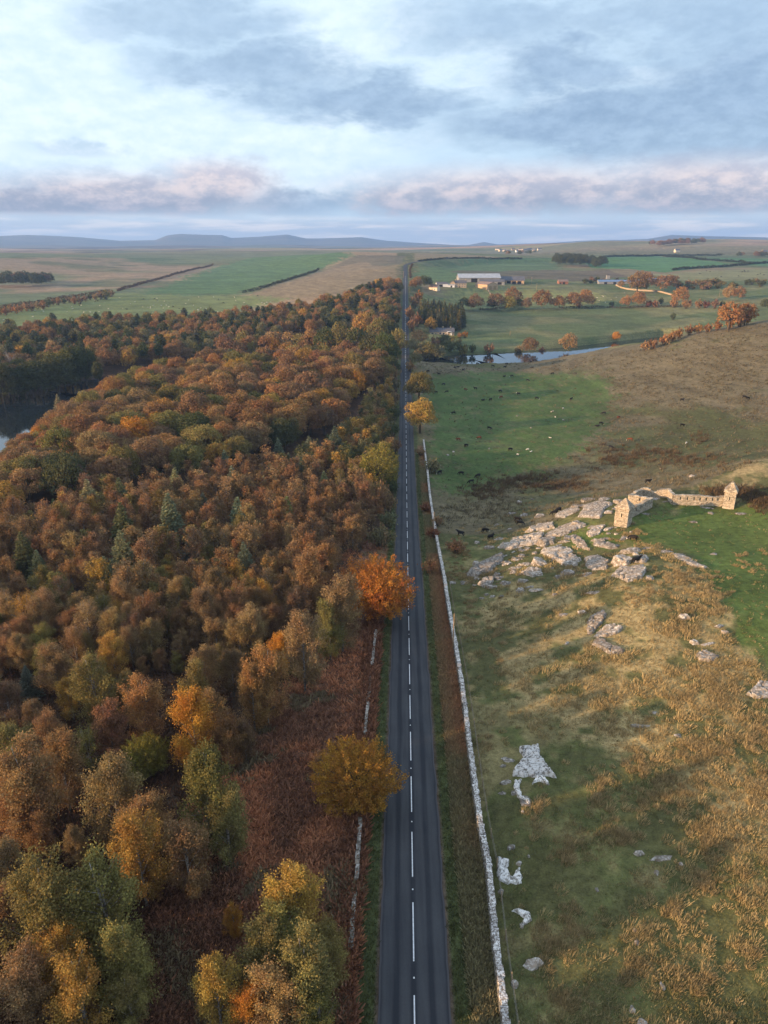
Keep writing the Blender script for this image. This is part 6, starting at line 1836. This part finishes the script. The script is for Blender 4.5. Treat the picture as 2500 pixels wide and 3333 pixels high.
hedge('hedge', [(1735, 972), (1700, 985), (1640, 1003), (1560, 1010)], 2.0, 3, B_, 'low hedge under the hedgerow trees', leaf=.9)
hedge('hedge', [(1820, 1004), (1950, 1003), (2100, 1000), (2250, 997)], 2.2, 3, B_, 'low russet hedge along the lane of the park', leaf=.9)
hedge('garden_hedge', [(1462, 1098), (1480, 1099), (1494, 1101)], 2.2, 2.0, (.16, .17, .03), 'clipped yellow green hedge below the bungalow', None, 2.2, .5)
stone_wall('field_wall', [hit(u, v)[:2] for u, v in [(2005, 930), (2022, 938), (2050, 944), (2085, 947), (2135, 949), (2165, 956), (2192, 963)]], 1.8, 1.1, 'curved sunlit stone wall round the copper trees of the park', None, M_COTTAGE, M_COTTAGE, 2.2, 3, .1, 40)
stone_wall('field_wall', [hit(u, v)[:2] for u, v in [(1590, 948), (1598, 962), (1603, 976)]], 1.3, .9, 'short stone wall down from the front barn to the hedgerow', None, M_COTTAGE, M_COTTAGE, 2.0, 3, .1, 41)
# dead trees over the lake
BARE = [bare_proto(s) for s in (1, 2, 3)]
BAREM = [b.mesh('bare_tree', M_DEADBARK) for b in BARE]
for i, (u, v, s, lab) in enumerate([(28, 800, 1.9, 'pale dead tree at the lake edge, nearest the left edge of the photo'), (62, 812, 1.6, 'pale dead tree at the lake, second from the left edge'), (100, 815, 1.7, 'pale dead tree over the dark middle of the lake bank'), (130, 822, 1.3, 'smaller pale dead tree right along the lake bank'), (312, 752, 1.5, 'bare grey tree in the dark far wood above the lake tip'), (475, 742, 1.4, 'bare grey tree in the dark hollow of the far wood'), (768, 738, 1.9, 'tall bare pole of a pine by the bridge')]):
    x, y, z = hit(u * 1.507, v * 1.507 + 20)
    o = obj('bare_tree', BAREM[i % 3], None, (x, y, z)); o.scale = (s, s, s * 1.15); o.rotation_euler = (0, 0, i * 1.3)
    tag(o, lab, 'tree', 'bare trees')

# ================================================================== buildings
def house(name, x, y, L, W, H, RH, rz, wallm, roofm, label, wins=(), doors=(), chims=(), cat='house', eave=.35, z=None, bays=(), group=None):
    """gabled building: L along its ridge; wins/doors = (side, position along 0..1, width, height, sill); side 0 front, 1 back, 2 left gable, 3 right gable"""
    z = min(gz(x + a, y + b) for a in (-L / 3, L / 3) for b in (-W / 3, W / 3)) if z is None else z
    o = empty(name, (x, y, z), rz, label, cat, group)
    b = MB(); l, w = L / 2, W / 2
    v = [(-l, -w, -1), (l, -w, -1), (l, w, -1), (-l, w, -1), (-l, -w, H), (l, -w, H), (l, w, H), (-l, w, H), (-l, 0, H + RH), (l, 0, H + RH)]
    b.v += v; b.f += [(0, 1, 5, 4), (2, 3, 7, 6), (1, 2, 6, 9, 5), (3, 0, 4, 8, 7), (0, 3, 2, 1), (4, 5, 9, 8), (6, 7, 8, 9)]
    wl = b.build('wall', wallm, o)
    r = MB(); t = .16; e = eave; sl_ = RH / w
    for s in (-1, 1):
        A_ = [(-l - e, s * (w + e), H - e * sl_ + .02), (l + e, s * (w + e), H - e * sl_ + .02), (l + e, 0, H + RH + .02), (-l - e, 0, H + RH + .02)]
        r.hexa([*A_, *[(p[0], p[1], p[2] + t) for p in A_]] if s < 0 else [*[A_[i] for i in (1, 0, 3, 2)], *[(A_[i][0], A_[i][1], A_[i][2] + t) for i in (1, 0, 3, 2)]])
    rf = r.build('roof', roofm, o)
    for cx in chims:
        c_ = MB(); c_.box(((cx - .5) * L, 0, H + RH + .4), (.8, .7, 1.7)); c_.box(((cx - .5) * L, 0, H + RH + 1.3), (.95, .85, .14)); ch = c_.build('chimney', wallm, rf)
    def place(side, k, ww, hh, z0, out):
        if side in (0, 1):
            s = -1 if side == 0 else 1
            return ((k - .5) * L, s * (w + out), z0 + hh / 2), (ww, .06, hh)
        s = -1 if side == 2 else 1
        return (s * (l + out), (k - .5) * W, z0 + hh / 2), (.06, ww, hh)
    for (sd, k, ww, hh, z0) in wins:
        f = MB(); c_, q = place(sd, k, ww + .2, hh + .2, z0 - .1, .02); f.box(c_, q); fr = f.build('window', M_WHITE, o)
        g = MB(); c_, q = place(sd, k, ww, hh, z0, .045); g.box(c_, q); g.build('pane', M_GLASS, fr)
    for (sd, k, ww, hh, *m) in doors:
        f = MB(); c_, q = place(sd, k, ww, hh, 0, .03); f.box(c_, q); f.build('door', m[0] if m else M_DARK, o)
    return o
fx = lambda x, y: hit(1350 + x / 3.6867, 840 + y / 3.6867)[:2]
def build_farm():
    x, y = fx(790, 318)
    y += 26
    b = house('cattle_barn', x, y, 54, 22, 6.5, 4.6, .05, M_GREYCLAD, M_METALROOF, 'largest barn of the farm, long with a pale metal roof', doors=[(0, .37, 8, 5.5), (0, .60, 6, 4.5), (0, .82, 6, 4.5)], cat='barn', eave=.8)
    x2, y2 = fx(1160, 322)
    house('open_barn', x2, y2 + 20, 38, 20, 4.6, 4.4, -.12, M_BOARD, M_SLATE, 'grey roofed open fronted barn at the right end of the farm', doors=[(0, k, 5, 3.6) for k in (.12, .3, .48, .66, .84)], cat='barn', eave=.8)
    x3, y3 = fx(920, 322)
    house('low_shed', x3 + 2, y3 + 12, 32, 12, 3.6, 2.6, -.05, M_GREYCLAD, M_SLATE, 'low dark roofed shed between the big barn and the front barn', doors=[(0, .2, 5, 3), (0, .5, 5, 3), (0, .8, 5, 3)], cat='shed')
    x4, y4 = fx(870, 375)
    house('front_barn', x4, y4 + 8, 24, 17, 6.0, 2.8, math.pi / 2 + .55, M_BOARD, M_TILEROOF, 'timber clad barn with brown roof, sunlit, standing in front of the farm', doors=[(2, .3, 4, 4.2, M_POLE), (2, .7, 4, 4.2, M_POLE)], cat='barn')
    x5, y5 = fx(550, 352)
    house('farmhouse', x5, y5 + 3, 14, 8, 5.4, 3.2, .06, M_COTTAGE, M_SLATE, 'two storey slate roofed farmhouse left of the big barn', [(0, k, 1, 1.4, z0) for k in (.15, .38, .62, .85) for z0 in (.8, 3.3) if not (k == .38 and z0 < 1)], [(0, .38, 1.1, 2.1)], (.04, .96))
    x6, y6 = fx(505, 352)
    house('farm_cottage', x6 - 5, y6 + 4, 8, 7, 4.6, 2.8, 1.5, M_COTTAGE, M_SLATE, 'slate roofed wing standing left against the farmhouse', [(3, .5, 1, 1.3, 1), (0, .5, 1, 1.3, 1)], [(0, .8, 1, 2)])
    x7, y7 = fx(238, 388)
    house('stone_cottage', x7, y7 + 3, 11, 7.5, 4.2, 3.2, 2.6, M_CREAM, M_TILEROOF, 'small sunlit stone cottage at the left end of the farm', [(0, .3, 1, 1.3, 1), (0, .7, 1, 1.3, 1), (1, .3, 1, 1.3, 1), (3, .5, 1, 1.3, 1)], [(1, .6, 1, 2)], (.9,))
    x8, y8 = fx(330, 350)
    house('machine_shed', x8, y8 + 8, 14, 9, 3.4, 2, .1, M_WHITE, M_SLATE, 'small white walled machine shed behind the stone cottage', doors=[(0, .35, 5, 2.8)], cat='shed')
    x9, y9 = fx(440, 352)
    house('white_shed', x9, y9 + 3, 8, 5, 2.6, 1.3, 0, M_WHITE, M_METALROOF, 'low white shed between machine shed and farmhouse', doors=[(0, .5, 2, 2)], cat='shed')
    gx = lambda x, y: hit(1800 + x / 2.37, 780 + y / 2.37)[:2]
    xa, ya = gx(78, 343)
    house('brick_shed', xa, ya + 3, 13, 7, 3.4, 2.2, .08, M_BRICK, M_TILEROOF, 'brown brick shed standing alone right of the barns', doors=[(0, .55, 3, 2.4), (0, .2, 1.5, 2)], cat='shed')
    xb, yb = gx(525, 342)
    house('long_shed', xb, yb + 4, 62, 12, 3.2, 2.0, .02, M_GREYCLAD, M_BLUEROOF, 'long blue roofed shed behind the big copper trees', doors=[(0, k, 4, 2.6) for k in (.15, .35)], cat='shed')
    xc, yc = gx(800, 330)
    house('blue_shed', xc, yc + 6, 40, 10, 3.2, 2.0, .02, M_GREYCLAD, M_BLUEROOF, 'second blue roofed shed showing between two copper trees', doors=[(0, .5, 4, 2.6)], cat='shed')
    xd, yd = gx(421, 330)
    t = empty('feed_tower', (xd, yd, gz(xd, yd)), 0, 'dark feed tower at the left end of the blue shed', 'tower')
    m = MB(); m.box((0, 0, 7), (4.4, 4.4, 5)); m.build('hopper', M_GREYCLAD, t)
    m = MB(); m.box((0, 0, 9.7), (5, 5, .4)); m.build('roof', M_DARK, t)
    for sx in (-1.9, 1.9):
        for sy in (-1.9, 1.9):
            m = MB(); m.box((sx, sy, 2.2), (.3, .3, 4.6)); m.build('leg', M_DARK, t)
    # bungalow
    p = hit(1439, 1090)
    bo = house('bungalow', p[0], p[1] + 5, 20.5, 8.5, 2.9, 2.7, .03, M_COTTAGE, M_SLATE, 'long low bungalow with slate roof and white arched porch above the river', [(0, .10, 1.8, 1.5, .8), (0, .24, .9, 1.7, .4), (0, .42, 1.6, 1.3, .9), (0, .56, 1.6, 1.3, .9)], [(0, .93, 1, 2.1)], (.55, .86))
    c_ = MB(); n = 8
    for k in range(n):
        a0, a1 = math.pi * k / n, math.pi * (k + 1) / n
        c_.hexa([(6.0 + 2.2 * math.cos(a), yy, 2.3 + .9 * math.sin(a) + dz) for dz in (0, .12) for a, yy in ((a1, -6.8), (a0, -6.8), (a0, -4.5), (a1, -4.5))])
    pr = c_.build('porch_roof', M_WHITE, bo)
    c_ = MB(); c_.box((4.0, -6.6, 1.15), (.35, .35, 2.5)); c_.box((8.0, -6.6, 1.15), (.35, .35, 2.5)); c_.box((7.2, -4.6, 1.15), (1.3, .3, 2.5)); c_.build('porch_frame', M_WHITE, bo)
    p = hit(1280, 965)
    house('roadside_cottage', p[0] - 1, p[1] + 4, 10, 7, 4.4, 3.0, .25, M_CREAM, M_SLATE, 'sunlit cottage beside the far road at the end of the wood', [(0, .25, 1, 1.3, 1), (0, .75, 1, 1.3, 1), (3, .5, 1, 1.3, 1)], [(0, .5, 1, 2)], (.1, .9))
    p = hit(1206, 1118, 4)
    house('hidden_shed', p[0], p[1], 10, 8, 5.0, 1.4, .1, M_GREYCLAD, M_METALROOF, 'pale metal roof of a shed hidden in the trees left of the road', doors=[(0, .5, 3, 2.5)], cat='shed')
    mv = [mk('to the left end of the village', 1085, 545), mk('to the right end of the village', 1170, 542)]
    rv = random.Random(4)
    for i in range(12):
        u, v = 1620 + i * 12 + rv.uniform(-4, 4), 817 - (i > 5) * 3 + rv.uniform(-4, 5)
        p = hit(u, v)
        h_ = house('village_house', p[0], p[1], rv.uniform(11, 18), 8, 5, 3.5, rv.uniform(-.6, .6), rv.choice([M_CREAM, M_WHITE, M_COTTAGE]), M_SLATE, None, [(0, .3, 1.2, 1.4, 2), (0, .7, 1.2, 1.4, 2)], [(0, .5, 1.2, 2.2)], (.1,), group='houses of the far village')
        later(h_, 'pale house of the far village', (p[0], p[1]), mv)
    for (u, v, lab) in [(2203, 821, 'lone white house below the wooded far hill'), (2487, 826, 'lone grey house at the right edge by the far wood')]:
        p = hit(u, v); house('far_house', p[0], p[1], 16, 9, 6, 4, .3, M_CREAM, M_SLATE, lab, [(0, .3, 1.2, 1.4, 2), (0, .7, 1.2, 1.4, 2)], [(0, .5, 1.2, 2.2)], (.1,))
build_farm()
finish_labels()
